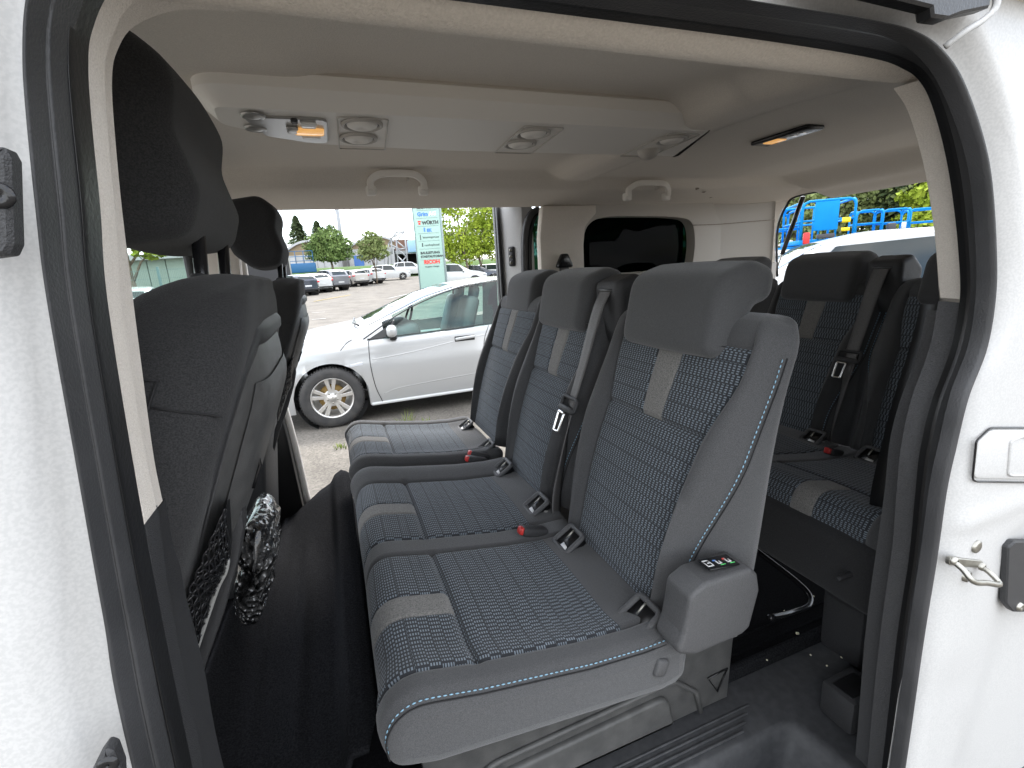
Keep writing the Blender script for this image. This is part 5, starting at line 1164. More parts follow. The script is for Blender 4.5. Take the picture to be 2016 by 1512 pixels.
# rows of parked cars beyond
def place(kind, name, label, paint, px, py, t, yaw, group):
    o = build_car(kind, name, label, paint, group); p = PD(px, py, t); p.z = gz(p.y); c, _ = generic_car(kind)
    put(o, p - Matrix.Rotation(yaw, 3, 'Z') @ Vector((c.L / 2, 0, 0)), yaw); return o
GP = 'cars parked in the far row'
YW = math.radians(118)     # noses point away, tails towards the lane
def back_yaw(d): return math.radians(d)
place('hatch', 'dark_hatchback', 'dark blue hatchback at the left end of the parked row', DARKP, 588, 572, 34, back_yaw(-68), GP)
place('hatch', 'white_hatchback', 'white hatchback parked between the dark hatchback and the grey off-roader', CARWHITE, 618, 570, 37, back_yaw(-68), GP)
place('suv', 'grey_off_roader', 'grey off-roader with red tail lamps in the parked row', GREYP, 650, 568, 39, back_yaw(-66), GP)
place('hatch', 'champagne_hatchback', 'champagne hatchback parked right of the grey off-roader', CHAMP, 692, 562, 44, back_yaw(-64), GP)
place('estate', 'white_estate_car', 'white estate car at the right end of the row, tail to the lane', CARWHITE, 722, 557, 47, back_yaw(-62), GP)
place('suv', 'white_off_roader', 'white off-roader parked side-on behind the slim tree', CARWHITE, 768, 551, 52, back_yaw(176), GP)
place('suv', 'white_off_roader', 'white off-roader half hidden by the sign pylon', CARWHITE, 808, 543, 58, back_yaw(178), GP)
place('suv', 'white_off_roader', 'white off-roader under the bright trees right of the pylon', CARWHITE, 897, 545, 34, back_yaw(165), GP)
place('estate', 'dark_estate_car', 'dark estate car under the bright trees right of the pylon', DARKP, 935, 541, 38, back_yaw(165), GP)
place('estate', 'white_estate_car', 'white estate car farthest right under the bright trees', CARWHITE, 975, 538, 42, back_yaw(160), GP)
place('hatch', 'white_hatchback', 'white hatchback behind the wire fence, rear window showing', CARWHITE, 268, 618, 17, back_yaw(-78), 'cars behind the wire fence')
place('hatch', 'white_hatchback', 'white hatchback behind the wire fence, right of the fence post', CARWHITE, 372, 600, 20, back_yaw(-78), 'cars behind the wire fence')
# cars just behind the van
def rear_car(kind, name, label, p, yaw, paint=CARWHITE):
    o = build_car(kind, name, label, paint, 'cars behind the tailgate'); put(o, p, yaw); return o
rear_car('suv', 'white_off_roader', 'white off-roader broadside behind the van, blue sky in its windscreen', (3.05, 4.75, 0.07), math.radians(-42))
rear_car('hatch', 'white_hatchback', 'white hatchback roof rising at the right edge of the rear opening', (4.3, 2.75, 0.15), math.radians(-30))
rear_car('suv', 'white_off_roader', 'white off-roader glimpsed through the dark quarter glass', (4.0, 6.25, -0.02), 0.0)
# light green car glimpsed through the dark quarter glass is the near car itself

# ------------------------------------------------------------------ trees
def leafmat(name, c1, c2):
    m = mat(name, c1, 0.75, col2=c2, nscale=1.3, detail=5, ramp=(0.35, 0.65), spec=0.2); return m
LEAFD = leafmat('dark_foliage', (0.075, 0.125, 0.035), (0.17, 0.235, 0.075)); LEAFB = leafmat('bright_foliage', (0.15, 0.215, 0.015), (0.29, 0.36, 0.04)); LEAFC = leafmat('conifer_needles', (0.050, 0.075, 0.032), (0.095, 0.13, 0.055)); LEAFM = leafmat('mixed_foliage', (0.12, 0.16, 0.052), (0.22, 0.26, 0.10))
BARK = mat('bark', (0.12, 0.09, 0.065), 0.95, col2=(0.2, 0.16, 0.12), nscale=6, bump=0.8, bscale=30); BIRCH = mat('birch_bark', (0.55, 0.52, 0.46), 0.9, col2=(0.12, 0.10, 0.09), nscale=3, ramp=(0.55, 0.7))
def leaves(blobs, n, size, shell=0.55):
    vols = np.array([b_[1][0] * b_[1][1] * b_[1][2] for b_ in blobs]) ** 0.75; cnt = (n * vols / vols.sum()).astype(int) + 1; C_ = []; NN = []
    for (c, r_), k in zip(blobs, cnt):
        d = RNG.normal(size=(k, 3)); d /= np.linalg.norm(d, axis=1)[:, None]; rad = (shell + (1 - shell) * RNG.random(k)) ** 0.6
        lump = 1 + 0.22 * np.sin(d[:, 0] * 5 + c[0]) * np.sin(d[:, 1] * 6 + c[1]) + 0.15 * np.sin(d[:, 2] * 7 + c[2])
        C_.append(np.array(c) + d * np.array(r_) * (rad * lump)[:, None]); NN.append(d)
    C_ = np.vstack(C_); NN = np.vstack(NN); k = len(C_)
    nn = NN + RNG.normal(scale=0.7, size=(k, 3)); nn /= np.linalg.norm(nn, axis=1)[:, None]
    t = np.cross(nn, RNG.normal(size=(k, 3))); t /= np.linalg.norm(t, axis=1)[:, None]; b_ = np.cross(nn, t); s = size * (0.6 + 0.8 * RNG.random(k))[:, None]
    V = np.stack([C_ - t * s * 0.5, C_ - b_ * s * 0.32 + nn * s * 0.08, C_ + t * s * 0.5, C_ + b_ * s * 0.32 + nn * s * 0.08], 1).reshape(-1, 3)
    Fc = np.arange(4 * k).reshape(-1, 4).tolist(); return V.tolist(), Fc
def tree(name, label, base, h, blobs, n, size, leaf, trunk_r=0.1, trunk_h=None, limbs=6, bark=None, group=None):
    """blobs are relative to the base"""
    root = E(name, label, 'tree', base, group); B = Vector(base); th = trunk_h or h * 0.75
    P_ = [B + Vector((0.04 * h * math.sin(k * 1.3) * k / 6, 0.03 * h * math.cos(k * 1.7) * k / 6, th * k / 6)) for k in range(7)]
    M('trunk', *tube(P_, [trunk_r * (1 - 0.11 * k) for k in range(7)], 8), bark or BARK, root)
    for k in range(limbs):
        c, r_ = blobs[k % len(blobs)]; a = P_[2 + k % 4]; e = B + Vector(c) + Vector((r_[0] * random.uniform(-.5, .5), r_[1] * random.uniform(-.5, .5), r_[2] * random.uniform(-.2, .5)))
        M('limb', *tube([a, a.lerp(e, 0.5) + Vector((0, 0, 0.04 * h)), e], [trunk_r * 0.5, trunk_r * 0.32, trunk_r * 0.12], 6), bark or BARK, root)
    V, Fc = leaves([(tuple(B + Vector(c)), r_) for c, r_ in blobs], n, size); o = M('crown', V, Fc, leaf, root, sm=False); return root
def conifer(name, label, base, h, w, n, leaf, group=None):
    root = E(name, label, 'tree', base, group); B = Vector(base)
    M('trunk', *tube([B, B + Vector((0, 0, h))], [h * 0.018, 0.01], 7), BARK, root); V = []; Fc = []
    for k in range(n):
        f = random.random() ** 0.7; z = h * (0.10 + 0.90 * f); r_ = w * (1 - f) ** 0.85 * random.uniform(0.35, 1.0) + 0.05; a = random.uniform(0, 2 * PI); tier = math.sin(f * 40) * 0.18 * w * (1 - f)
        c = B + Vector((math.cos(a) * (r_ + tier), math.sin(a) * (r_ + tier), z - 0.12 * r_)); s = h * random.uniform(0.025, 0.05); d = Vector((math.cos(a), math.sin(a), -0.35)); t = Vector((-math.sin(a), math.cos(a), random.uniform(-.3, .3)))
        q = len(V); V += [c - d * s, c + t * s * 0.4, c + d * s, c - t * s * 0.4 + Vector((0, 0, s * 0.2))]; Fc.append((q, q + 1, q + 2, q + 3))
    M('crown', V, Fc, leaf, root, sm=False); return root
def gb(px, py, t): p = PD(px, py, t); p.z = gz(p.y); return p
p = gb(655, 533, 58)
tree('round_tree', 'dense round dark-green tree behind the parked row', p, 6, [((-0.2, 0, 4.2), (2.0, 2.0, 1.7)), ((1.3, 0, 3.5), (1.5, 1.6, 1.5)), ((-1.5, 0.3, 3.4), (1.4, 1.5, 1.4)), ((0.2, -0.5, 2.9), (2.2, 1.6, 1.2)), ((0.4, 0, 5.0), (1.2, 1.2, 1.1))], 7000, 0.30, LEAFD, 0.16)
p = gb(742, 553, 45)
tree('slim_tree', 'slim young yellow-green tree at the end of the parked row', p, 5, [((-0.2, 0, 3.4), (1.2, 1.2, 0.95)), ((0.6, 0, 2.9), (0.9, 0.9, 0.7)), ((-0.7, 0.2, 2.7), (0.8, 0.9, 0.6)), ((-0.1, 0, 4.3), (0.7, 0.7, 0.7)), ((0.5, 0, 3.9), (0.5, 0.6, 0.6))], 2600, 0.24, LEAFM, 0.07, 3.2)
p = gb(920, 545, 36)
tree('bright_tree', 'bright yellow-green tree just right of the sign pylon', p, 7, [((-1.0, 0, 4.2), (1.5, 1.4, 2.2)), ((-0.2, 0.3, 2.6), (1.5, 1.4, 1.1)), ((-0.9, 0, 6.4), (1.2, 1.2, 1.3)), ((-1.6, 0, 3.0), (0.8, 0.9, 1.0))], 3000, 0.24, LEAFB, 0.11, 4.5)
p = gb(948, 542, 38)
tree('bright_tree', 'bright yellow-green tree nearest the edge of the slid-back door', p, 6, [((0.2, 0, 3.6), (1.4, 1.3, 1.5)), ((0.4, 0, 5.0), (1.2, 1.2, 1.1)), ((-0.5, 0.3, 2.8), (1.1, 1.2, 0.9)), ((1.0, 0, 2.6), (0.8, 0.9, 0.8))], 2800, 0.24, LEAFB, 0.10, 3.6)
p = gb(985, 540, 60)
tree('tall_tree', 'tall mid-green tree rising behind the bright trees', p, 12, [((-0.5, 0, 7), (3.0, 2.5, 3.6)), ((1.5, 0, 10), (2.6, 2.2, 2.6)), ((-3.2, 0, 4.2), (2.4, 2.2, 2.2)), ((3, 0, 5), (3, 2.5, 3.0)), ((-6.0, 0, 3.2), (2.2, 2.0, 1.8))], 6500, 0.42, LEAFM, 0.2)
for k, (px, py, t, h, lb) in enumerate([(597, 530, 80, 9.2, 'dark conifer on the left of the two behind the round tree'), (636, 530, 84, 8.6, 'dark conifer standing directly behind the round tree')]):
    conifer('conifer', lb, gb(px, py, t), h, 3.4, 2600, LEAFC, 'conifers behind the hall')
# trees beyond the wire fence on the left
p = gb(262, 560, 26)
tree('street_tree', 'bright green tree with a bare trunk in front of the pale hall', p, 7, [((0.6, 0, 4.0), (1.6, 1.4, 0.7)), ((2.0, 0, 3.5), (1.2, 1.0, 0.45)), ((-1.4, 0, 4.6), (1.6, 1.4, 1.1)), ((-0.2, 0, 5.6), (1.8, 1.6, 1.0)), ((1.2, -.3, 3.1), (0.9, 0.8, 0.4))], 4200, 0.26, LEAFB, 0.16, 4.6, group='trees by the fence')
p = gb(425, 545, 30)
tree('street_tree', 'small pale green tree seen between the headrest posts', p, 5, [((0, 0, 2.6), (0.9, 0.9, 1.0)), ((0.3, 0, 3.6), (0.7, 0.7, 0.7))], 1500, 0.2, LEAFM, 0.05, 2.6, group='trees by the fence')

# wood behind the blue lifts
FG = 'trees of the wood behind the lifts'
k = 0
for (px, t, h, w, kind) in [(1500, 62, 15, 5.0, 'm'), (1560, 58, 14, 4.6, 'm'), (1608, 66, 19, 4.6, 'm'), (1648, 60, 17, 4.2, 'b'), (1690, 70, 20, 5.0, 'm'), (1728, 60, 18, 4.4, 'm'), (1762, 57, 18, 3.2, 'c'), (1800, 70.5, 20, 5.0, 'm'), (1838, 52, 9, 3.6, 'y'), (1850, 76, 19, 5.0, 'm'), (1582, 74, 22, 4.0, 'c'), (1670, 80, 24, 6.0, 'm'), (1790, 82, 25, 6.0, 'm'), (1900, 66, 19, 5.0, 'm'), (1730, 85, 26, 6.0, 'm'), (1620, 82, 24, 6.0, 'm'), (1540, 78, 20, 6.0, 'm')]:
    b_ = gb(px, 500, t); k += 1
    where = ['left edge of', 'behind the strut in', 'left part of', 'just left of the middle of', 'middle of', 'right of the middle of', 'right part of'][min(6, max(0, int((px - 1480) / 58)))]
    dist = 'front' if t < 61 else 'second' if t < 71 else 'rear'
    if kind == 'c': conifer('conifer', f'dark conifer, {where} the wood, {dist} rank', b_, h, w, 4200, LEAFC, FG)
    else:
        bl = [((random.uniform(-.4, .4) * w, random.uniform(-.3, .3) * w, h * f), (w * s, w * s, h * 0.17)) for f, s in ((0.22, 0.8), (0.36, 0.95), (0.52, 0.9), (0.68, 0.75), (0.84, 0.55), (0.95, 0.35))]
        tree('wood_tree', f'{"birch with pale trunk" if kind == "b" else "low yellow-green tree" if kind == "y" else "leafy tree"}, {where} the wood, {dist} rank', b_, h, bl, 4200, 0.55, LEAFB if kind == 'y' else LEAFM, 0.16, h * 0.9, 4, BIRCH if kind == 'b' else None, FG)

# ------------------------------------------------------------------ buildings, mast, pylon, fence
HALLW = mat('hall_white_wall', (0.42, 0.43, 0.43), 0.8, col2=(0.36, 0.37, 0.37), nscale=0.6); HALLT = mat('hall_ochre_gable', (0.22, 0.175, 0.11), 0.85); ROOFM = mat('hall_roof_edge', (0.38, 0.39, 0.40), 0.6); DARKO = mat('dark_opening', (0.02, 0.02, 0.022), 0.8); BROWN = mat('brown_fascia', (0.16, 0.085, 0.06), 0.8); GALV = mat('galvanised_steel', (0.26, 0.27, 0.28), 0.45, 0.5); PALE = mat('pale_green_cladding', (0.26, 0.31, 0.27), 0.7, col2=(0.23, 0.28, 0.24), nscale=0.8)
def hall(px0, px1, pyb, pyt, t, rise, name, label):
    a, b_ = gb(px0, pyb, t), gb(px1, pyb, t); h = PD(px0, pyt, t).z - a.z; root = E(name, label, 'building', a); d = b_ - a; d.z = 0; ln = d.length; d.normalize(); nrm_ = Vector((-d.y, d.x, 0))
    M('wall', *prism([a, a + d * ln, a + d * ln + Vector((0, 0, h)), a + Vector((0, 0, h))], nrm_ * 12), HALLW, root, sm=False)
    k = 24; gab = [a + d * ln * i / k + Vector((0, 0, h + rise * math.sin(PI * i / k))) for i in range(k + 1)]
    M('gable', *prism([a + Vector((0, 0, h))] + gab[1:-1] + [a + d * ln + Vector((0, 0, h))], nrm_ * 11.8), HALLT, root, sm=False)
    V = []; Fc = []
    for g_ in gab: V += [g_ - nrm_ * 0.4 - Vector((0, 0, 0.02)), g_ - nrm_ * 0.4 + Vector((0, 0, 0.30)), g_ + nrm_ * 12 + Vector((0, 0, 0.30)), g_ + nrm_ * 12]
    for i in range(k):
        for j in range(4): Fc.append((i * 4 + j, i * 4 + (j + 1) % 4, (i + 1) * 4 + (j + 1) % 4, (i + 1) * 4 + j))
    M('roof', V, Fc, ROOFM, root, sm=False)
    for i in range(1, 8): M('wall_seam', *rbox(a + d * ln * i / 8 - nrm_ * 0.02 + Vector((0, 0, h / 2)), (0.08, 0.08, h), 0), GALV, root, sm=False)
    return root, a, d, nrm_, h
h1 = hall(560, 668, 535, 505, 75, 1.9, 'vaulted_hall', 'white hall with a shallow curved roof behind the round tree')
h2 = hall(690, 800, 530, 492, 78, 1.7, 'vaulted_hall', 'white hall with a curved roof behind the slim tree')
_, a, d, nn, h = h2
o = M('roller_door', *rbox(a + d * 1.6 - nn * 0.05 + Vector((0, 0, 1.2)), (1.6, 0.1, 2.4), 0, Matrix.Rotation(math.atan2(d.y, d.x), 3, 'Z')), mat('blue_door', (0.06, 0.16, 0.42), 0.6), h2[0], sm=False)
# open shed with brown fascia right of the truss
a, b_ = gb(782, 524, 66), gb(845, 524, 66); sh_ = E('open_shed', 'low open shed with a brown fascia behind the lattice frame', 'building', a); d = (b_ - a); d.z = 0; ln = d.length; d.normalize(); nn = Vector((-d.y, d.x, 0))
M('back_wall', *prism([a + nn * 5, b_ + nn * 5, b_ + nn * 5 + Vector((0, 0, 3)), a + nn * 5 + Vector((0, 0, 3))], nn * 0.2), DARKO, sh_, sm=False)
M('side_wall', *prism([a, a + nn * 5, a + nn * 5 + Vector((0, 0, 3)), a + Vector((0, 0, 3))], -d * 0.2), DARKO, sh_, sm=False)
M('fascia', *prism([a + Vector((0, 0, 2.5)), b_ + Vector((0, 0, 2.5)), b_ + Vector((0, 0, 4.2)), a + Vector((0, 0, 4.2))], nn * 5.4), BROWN, sh_, sm=False)
M('gutter', *prism([a + Vector((0, 0, 2.3)) - nn * 0.1, b_ + Vector((0, 0, 2.3)) - nn * 0.1, b_ + Vector((0, 0, 2.75)) - nn * 0.1, a + Vector((0, 0, 2.75)) - nn * 0.1], nn * 0.15), GALV, sh_, sm=False)
# lattice frame
def at_t(px, py, t): return PD(px, py, t)
T0 = 58; lf = E('lattice_frame', 'grey steel lattice frame with a slanting arm beside the hall', 'steel frame', gb(800, 525, T0))
def strut(a, b_, r_=0.09, par=None): return M('strut', *tube([a, b_], r_, 6), GALV, par or lf)
A, B, Cc, Dd = at_t(784, 524, T0), at_t(803, 524, T0), at_t(779, 458, T0), at_t(796, 455, T0)
E1, E2 = at_t(765, 480, T0), at_t(764, 522, T0)
for q in ((A, Cc), (B, Dd), (Cc, Dd), (Cc, E1), (Dd, at_t(768, 470, T0)), (E1, E2), (A, at_t(800, 505, T0)), (at_t(783, 505, T0), B), (at_t(782, 490, T0), at_t(799, 490, T0)), (at_t(782, 490, T0), at_t(800, 505, T0)), (at_t(781, 475, T0), at_t(799, 490, T0)), (at_t(781, 475, T0), Dd), (at_t(770, 474, T0), at_t(772, 500, T0)), (E1, at_t(790, 492, T0))): strut(*q)
M('machine_body', *rbox(at_t(815, 485, T0 + 6) , (1.6, 1.2, 1.6), 0.1), mat('light_blue_paint', (0.30, 0.48, 0.72), 0.5), E('blue_machine', 'pale blue machine housing on the shed roof behind the lattice frame', 'machine', at_t(815, 490, T0 + 6)))
# mast
a = gb(680, 530, 72); ms = E('lighting_mast', 'tall grey lighting mast behind the parked cars', 'mast', a); ptop = PD(676, 380, 72)
M('pole', *tube([a, Vector((a.x, a.y, ptop.z))], [0.30, 0.26], 12), GALV, ms)
for s in (-1, 1): M('mast_bracket', *tube([Vector((a.x, a.y, PD(676, 425, 72).z)), Vector((a.x + s * 1.4 + 1.0, a.y, PD(676, 414, 72).z))], 0.07, 6), GALV, ms)
for (px, py, t, hh, lb) in [(573, 535, 52, 9, 'slim white lamp post beside the far front seat headrest')]:
    a = gb(px, py, t); lp2 = E('lamp_post', lb, 'lamp post', a); M('pole', *tube([a, a + Vector((0, 0, hh))], 0.07, 8), CARWHITE, lp2); M('lamp_head', *rbox(a + Vector((0.3, 0, hh)), (0.8, 0.25, 0.12), 0.04), GALV, lp2)
# sign pylon
PYL = mat('pylon_mint', (0.30, 0.45, 0.395), 0.35, col2=(0.32, 0.47, 0.415), nscale=0.7); PYE = mat('pylon_edge', (0.22, 0.28, 0.28), 0.4, 0.3)
TP = 28.5; a, b_ = gb(829, 574, TP), gb(879, 568, TP); d = b_ - a; d.z = 0; d.normalize(); nn = Vector((-d.y, d.x, 0)); wd = 1.52; hp_ = 5.6; zb = 0.12
pyl = E('sign_pylon', 'tall mint-green sign pylon listing company names', 'sign', a)
M('sign_face', *prism([a + Vector((0, 0, zb)), a + d * wd + Vector((0, 0, zb)), a + d * wd + Vector((0, 0, hp_)), a + Vector((0, 0, hp_))], nn * 0.28, 0.02, 2), PYL, pyl, sharp=40)
M('edge_trim', *rbox(a + d * (wd + 0.05) + nn * 0.14 + Vector((0, 0, hp_ / 2)), (0.09, 0.34, hp_), 0.02, Matrix.Rotation(math.atan2(d.y, d.x), 3, 'Z')), PYE, pyl); M('edge_trim', *rbox(a - d * 0.03 + nn * 0.14 + Vector((0, 0, hp_ / 2)), (0.05, 0.34, hp_), 0.015, Matrix.Rotation(math.atan2(d.y, d.x), 3, 'Z')), PYE, pyl)
M('plinth', *rbox(a + d * wd / 2 + nn * 0.14 + Vector((0, 0, 0.06)), (wd + 0.5, 0.6, 0.18), 0.03, Matrix.Rotation(math.atan2(d.y, d.x), 3, 'Z')), GALV, pyl)
INK = mat('dark_print', (0.05, 0.06, 0.06), 0.6); UPZ = Vector((0, 0, 1))
def zpy(py): # height on the pylon for a pixel row
    dd = ray(850, py); q = CAM + dd * TP; return q[2]
def sgn(s, py, u_, size, m_, bold=0.0): text_obj('lettering', s, size, a + d * u_ - nn * 0.012 + Vector((0, 0, zpy(py) - a.z)), d, UPZ, m_, pyl, 0.004, 'LEFT', bold)
sgn('Zürich', 415, 0.22, 0.36, INK); sgn('Grim', 428, 0.22, 0.30, BLUEINK, 0.012); sgn('AG', 428, 0.90, 0.30, WHITEINK, 0.014)
sgn('WÜRTH', 444, 0.46, 0.26, INK, 0.012); sgn('EK', 458, 0.70, 0.24, BLUEINK, 0.012); sgn('baumeigenoss', 470, 0.42, 0.17, INK); sgn('rooftophotel', 485, 0.48, 0.17, INK)
sgn('BAULEITUNG', 500, 0.20, 0.19, INK, 0.008); sgn('STADTAUTOBAHN', 507, 0.20, 0.17, INK, 0.008); sgn('RICOH', 519, 0.36, 0.30, REDINK, 0.016); sgn('imagine. change.', 526, 0.40, 0.13, INK)
def mark(name, u0, u1, py0, py1, m_): z0, z1 = zpy(py1) - a.z, zpy(py0) - a.z; M(name, *rbox(a + d * (u0 + u1) / 2 - nn * 0.008 + Vector((0, 0, (z0 + z1) / 2)), ((u1 - u0), 0.012, z1 - z0), 0.003, Matrix.Rotation(math.atan2(d.y, d.x), 3, 'Z')), m_, pyl)
mark('emblem', 0.22, 0.40, 437, 439.5, REDINK); mark('emblem', 0.25, 0.37, 440.5, 444, REDINK); mark('emblem', 0.52, 0.61, 450, 457.5, BLUEINK); mark('emblem', 0.27, 0.31, 463, 473, INK); mark('emblem', 0.34, 0.40, 479, 486, INK)
for py in (417.5, 432, 447, 460.5, 475, 490, 511): mark('divider', 0.15, 1.4, py, py + 0.4, PYE)
# blue skip and rails on the left of the row
BLU = mat('lift_blue_paint', (0.001, 0.20, 0.52), 0.6, col2=(0.002, 0.22, 0.56), nscale=3, spec=0.2); BLUD = mat('skip_blue_paint', (0.02, 0.11, 0.25), 0.5)
a = gb(583, 548, 56); sk = E('blue_skip', 'blue container with railings left of the round tree', 'container', a)
M('bin', *rbox(a + Vector((0.8, 0, 1.4)), (3.2, 1.5, 1.1), 0.08), BLUD, sk); 
for z in (2.2, 2.7, 3.3): M('rail', *tube([a + Vector((-0.6, -0.7, z)), a + Vector((2.2, -0.7, z))], 0.04, 6), BLUD, sk)
for x in (-0.6, 0.3, 1.2, 2.2): M('rail_post', *tube([a + Vector((x, -0.7, 1.9)), a + Vector((x, -0.7, 3.3))], 0.04, 6), BLUD, sk)
# pale hall and wire fence on the left
a, b_ = gb(150, 560, 36), gb(480, 545, 36); ph = E('pale_hall', 'long pale green hall behind the wire fence', 'building', a); d2 = b_ - a; d2.z = 0; ln = d2.length; d2.normalize(); n2 = Vector((-d2.y, d2.x, 0)); hh = PD(300, 512, 36).z - a.z
npan = 9
for i in range(npan): M('wall_panel', *prism([a + d2 * (ln * i / npan + 0.04), a + d2 * (ln * (i + 1) / npan - 0.04), a + d2 * (ln * (i + 1) / npan - 0.04) + UPZ * hh, a + d2 * (ln * i / npan + 0.04) + UPZ * hh], n2 * 0.3), PALE, ph, sm=False)
M('wall_core', *prism([a + n2 * 0.1, a + d2 * ln + n2 * 0.1, a + d2 * ln + UPZ * hh + n2 * 0.1, a + UPZ * hh + n2 * 0.1], n2 * 8), DARKO, ph, sm=False)
M('roof', *prism([a + UPZ * hh - n2 * 0.6, a + d2 * ln + UPZ * hh - n2 * 0.6, a + d2 * ln + UPZ * (hh + 0.4) - n2 * 0.6, a + UPZ * (hh + 0.4) - n2 * 0.6], n2 * 9), ROOFM, ph, sm=False)
FEN = mat('fence_green_steel', (0.10, 0.17, 0.17), 0.5)
a, b_ = gb(200, 600, 13.5), gb(470, 575, 13.5); d2 = b_ - a; d2.z = 0; ln = d2.length; d2.normalize(); hf = PD(300, 531, 13.5).z - a.z
wf = E('wire_fence', 'dark green wire mesh fence with steel posts left of the far pillar', 'fence', a)
g = G(); k = int(ln / 0.05)
for i in range(k): g.add(tube([a + d2 * (0.05 * i) + UPZ * 0.05, a + d2 * (0.05 * i) + UPZ * hf], 0.0028, 4))
for z in lin(0.1, hf - 0.03, 9): g.add(tube([a + UPZ * z, a + d2 * ln + UPZ * z], 0.0035, 4))
g.obj('wire_mesh', FEN, wf)['kind'] = 'stuff'
for px in (252, 325, 385, 440):
    q = gb(px, 590, 13.5); M('fence_post', *rbox(Vector((q.x, q.y - 0.05, a.z + hf / 2 + 0.03)), (0.06, 0.05, hf + 0.06), 0.006), FEN, wf)

# ------------------------------------------------------------------ blue access platforms behind the van
RAIL = 0.034
GREYB = mat('control_box_grey', (0.05, 0.05, 0.055), 0.6); YELL = mat('yellow_label', (0.80, 0.62, 0.02), 0.5); REDM = mat('red_enamel', (0.62, 0.03, 0.03), 0.4)
def platform(label, px, pyt, t, w, dpt, h, yaw, panel=False, box=False, extra=0):
    top = PD(px, pyt, t); base = Vector((top.x, top.y, top.z - h)); gzv = gz(base.y); root = E('access_platform', label, 'access platform', (base.x, base.y, gzv), 'blue access platforms')
    R3 = Matrix.Rotation(yaw, 3, 'Z'); X3, Y3 = R3 @ Vector((1, 0, 0)), R3 @ Vector((0, 1, 0))
    def q(x, y, z): return base + X3 * x + Y3 * y + UPZ * z
    for (p0, ax, lnn) in [((0, 0), X3, w), ((0, dpt), X3, w), ((0, 0), Y3, dpt), ((w, 0), Y3, dpt)]:
        o_ = base + X3 * p0[0] + Y3 * p0[1]; r_ = 0.16
        fr_ = [o_, o_ + UPZ * (h - r_), o_ + ax * 0.05 + UPZ * (h - 0.05), o_ + ax * r_ + UPZ * h, o_ + ax * (lnn - r_) + UPZ * h, o_ + ax * (lnn - 0.05) + UPZ * (h - 0.05), o_ + ax * lnn + UPZ * (h - r_), o_ + ax * lnn]
        M('guard_rail', *tube(fr_, RAIL, 8, up=Y3), BLU, root); M('mid_rail', *tube([o_ + UPZ * h * 0.5, o_ + ax * lnn + UPZ * h * 0.5], RAIL * 0.8, 8), BLU, root)
        for f in ((0.33, 0.66) if (panel and ax == X3) else ()): M('rail_post', *tube([o_ + ax * lnn * f, o_ + ax * lnn * f + UPZ * h], RAIL * 0.75, 8), BLU, root)
    M('deck', *rbox(q(w / 2, dpt / 2, -0.06), (w + 0.08, dpt + 0.08, 0.14), 0.02, R3), BLU, root)
    hh_ = base.z - gzv - 0.5
    for s in (0.2, 0.8):
        for k_ in range(2): M('scissor_arm', *tube([q(w * 0.08, dpt * s, -0.12 - hh_ * 0.5 * k_), q(w * 0.92, dpt * s, -0.12 - hh_ * 0.5 * (k_ + 1))], 0.05, 6), BLU, root); M('scissor_arm', *tube([q(w * 0.92, dpt * s, -0.12 - hh_ * 0.5 * k_), q(w * 0.08, dpt * s, -0.12 - hh_ * 0.5 * (k_ + 1))], 0.05, 6), BLU, root)
    M('chassis', *rbox(q(w / 2, dpt / 2, -0.12 - hh_ - 0.12), (w, dpt, 0.3), 0.03, R3), BLU, root)
    for x in (0.15, 0.85):
        for y in (0.0, 1.0): M('wheel', *lathe([(0.001, -0.06), (0.2, -0.06), (0.22, 0), (0.2, 0.06), (0.001, 0.06)], Vector(q(w * x, dpt * y, 0)).xy.to_3d() + UPZ * (gzv + 0.22), 'y', 16), TYRE, root)
    if panel:
        M('gate_panel', *rbox(q(w * 0.46, -0.03, h * 0.60), (w * 0.46, 0.03, h * 0.74), 0.01, R3), BLU, root)
        M('control_box', *rbox(q(w * 0.46, -0.10, h * 0.08), (w * 0.32, 0.16, 0.12), 0.02, R3), GREYB, root)
        M('warning_label', *rbox(q(w * 0.84, -0.04, h * 0.46), (w * 0.16, 0.012, h * 0.13), 0, R3), YELL, root); M('warning_label', *rbox(q(w * 0.84, -0.04, h * 0.22), (w * 0.16, 0.012, h * 0.09), 0, R3), YELL, root)
        M('red_case', *rbox(q(w * 0.10, -0.05, h * 0.05), (w * 0.12, 0.12, h * 0.30), 0.02, R3), REDM, root)
    if box: M('control_box', *rbox(q(w * 0.35, -0.05, h * 0.32), (w * 0.30, 0.2, h * 0.34), 0.05, R3), GREYB, root); M('manual_pouch', *rbox(q(w * 0.78, -0.05, h * 0.35), (w * 0.16, 0.06, h * 0.28), 0.01, R3), CARWHITE, root)
    return root
yw = math.radians(-52)
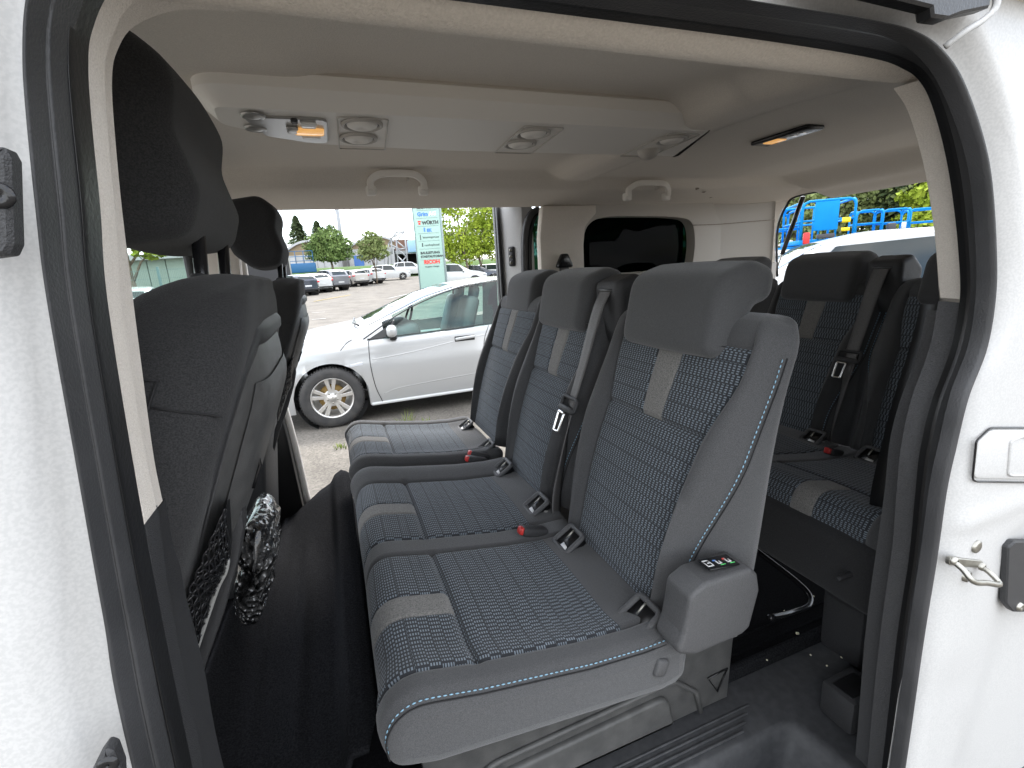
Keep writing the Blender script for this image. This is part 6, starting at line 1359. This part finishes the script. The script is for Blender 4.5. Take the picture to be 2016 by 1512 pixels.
platform('blue access platform with a solid gate panel and yellow labels behind the rear opening', 1582, 398, 13.5, 1.30, 2.2, 1.06, yw + 0.25, panel=True)
platform('blue access platform rails at the left edge of the rear opening', 1470, 420, 14.5, 1.5, 1.6, 1.1, yw + 0.25)
platform('blue access platform cage right of the gate panel', 1688, 416, 17, 0.80, 0.8, 0.9, yw + 0.2)
platform('blue access platform with a grey control box and white pouch', 1738, 414, 17, 0.85, 0.8, 0.9, yw + 0.2, box=True)
platform('blue access platform at the right edge of the rear opening', 1790, 413, 18, 1.3, 0.9, 0.95, yw + 0.1)
platform('blue access platform glimpsed through the dark quarter glass', 1165, 430, 10.5, 2.6, 1.6, 1.0, math.radians(-20), panel=True)
# boom rising to the right
# grass tufts beside the near car
GR = mat('grass_blade', (0.10, 0.15, 0.02), 0.8, col2=(0.19, 0.22, 0.045), nscale=4)
for k, (px, py, n, hgt, lb) in enumerate([(800, 838, 26, 0.16, 'tall grass tuft growing from the asphalt beside the silver car'), (843, 836, 34, 0.07, 'low yellowish grass tuft right of the tall one'), (675, 882, 30, 0.05, 'low grass tuft on the asphalt left of the single seat'), (730, 845, 20, 0.04, 'thin weeds behind the front wheel of the silver car')]):
    b_ = groundpt(px, py); V = []; Fc = []
    for i in range(n):
        an = random.uniform(0, 2 * PI); r_ = random.uniform(0, 0.10); o_ = b_ + Vector((math.cos(an) * r_, math.sin(an) * r_ * 0.6, 0)); h_ = hgt * random.uniform(0.4, 1.2); ln_d = Vector((math.cos(an), math.sin(an), 0)) * h_ * random.uniform(0.2, 0.9); sd_ = Vector((-math.sin(an), math.cos(an), 0)) * 0.004; q = len(V)
        V += [o_ - sd_, o_ + sd_, o_ + ln_d * 0.4 + UPZ * h_ * 0.6 + sd_ * 0.8, o_ + ln_d * 0.4 + UPZ * h_ * 0.6 - sd_ * 0.8, o_ + ln_d + UPZ * h_]; Fc += [(q, q + 1, q + 2, q + 3), (q + 3, q + 2, q + 4)]
    tag(M('grass_tuft', V, Fc, GR, None), lb, 'grass', 'grass tufts on the asphalt')
for o in S.objects:
    if '_base' in o: del o['_base']
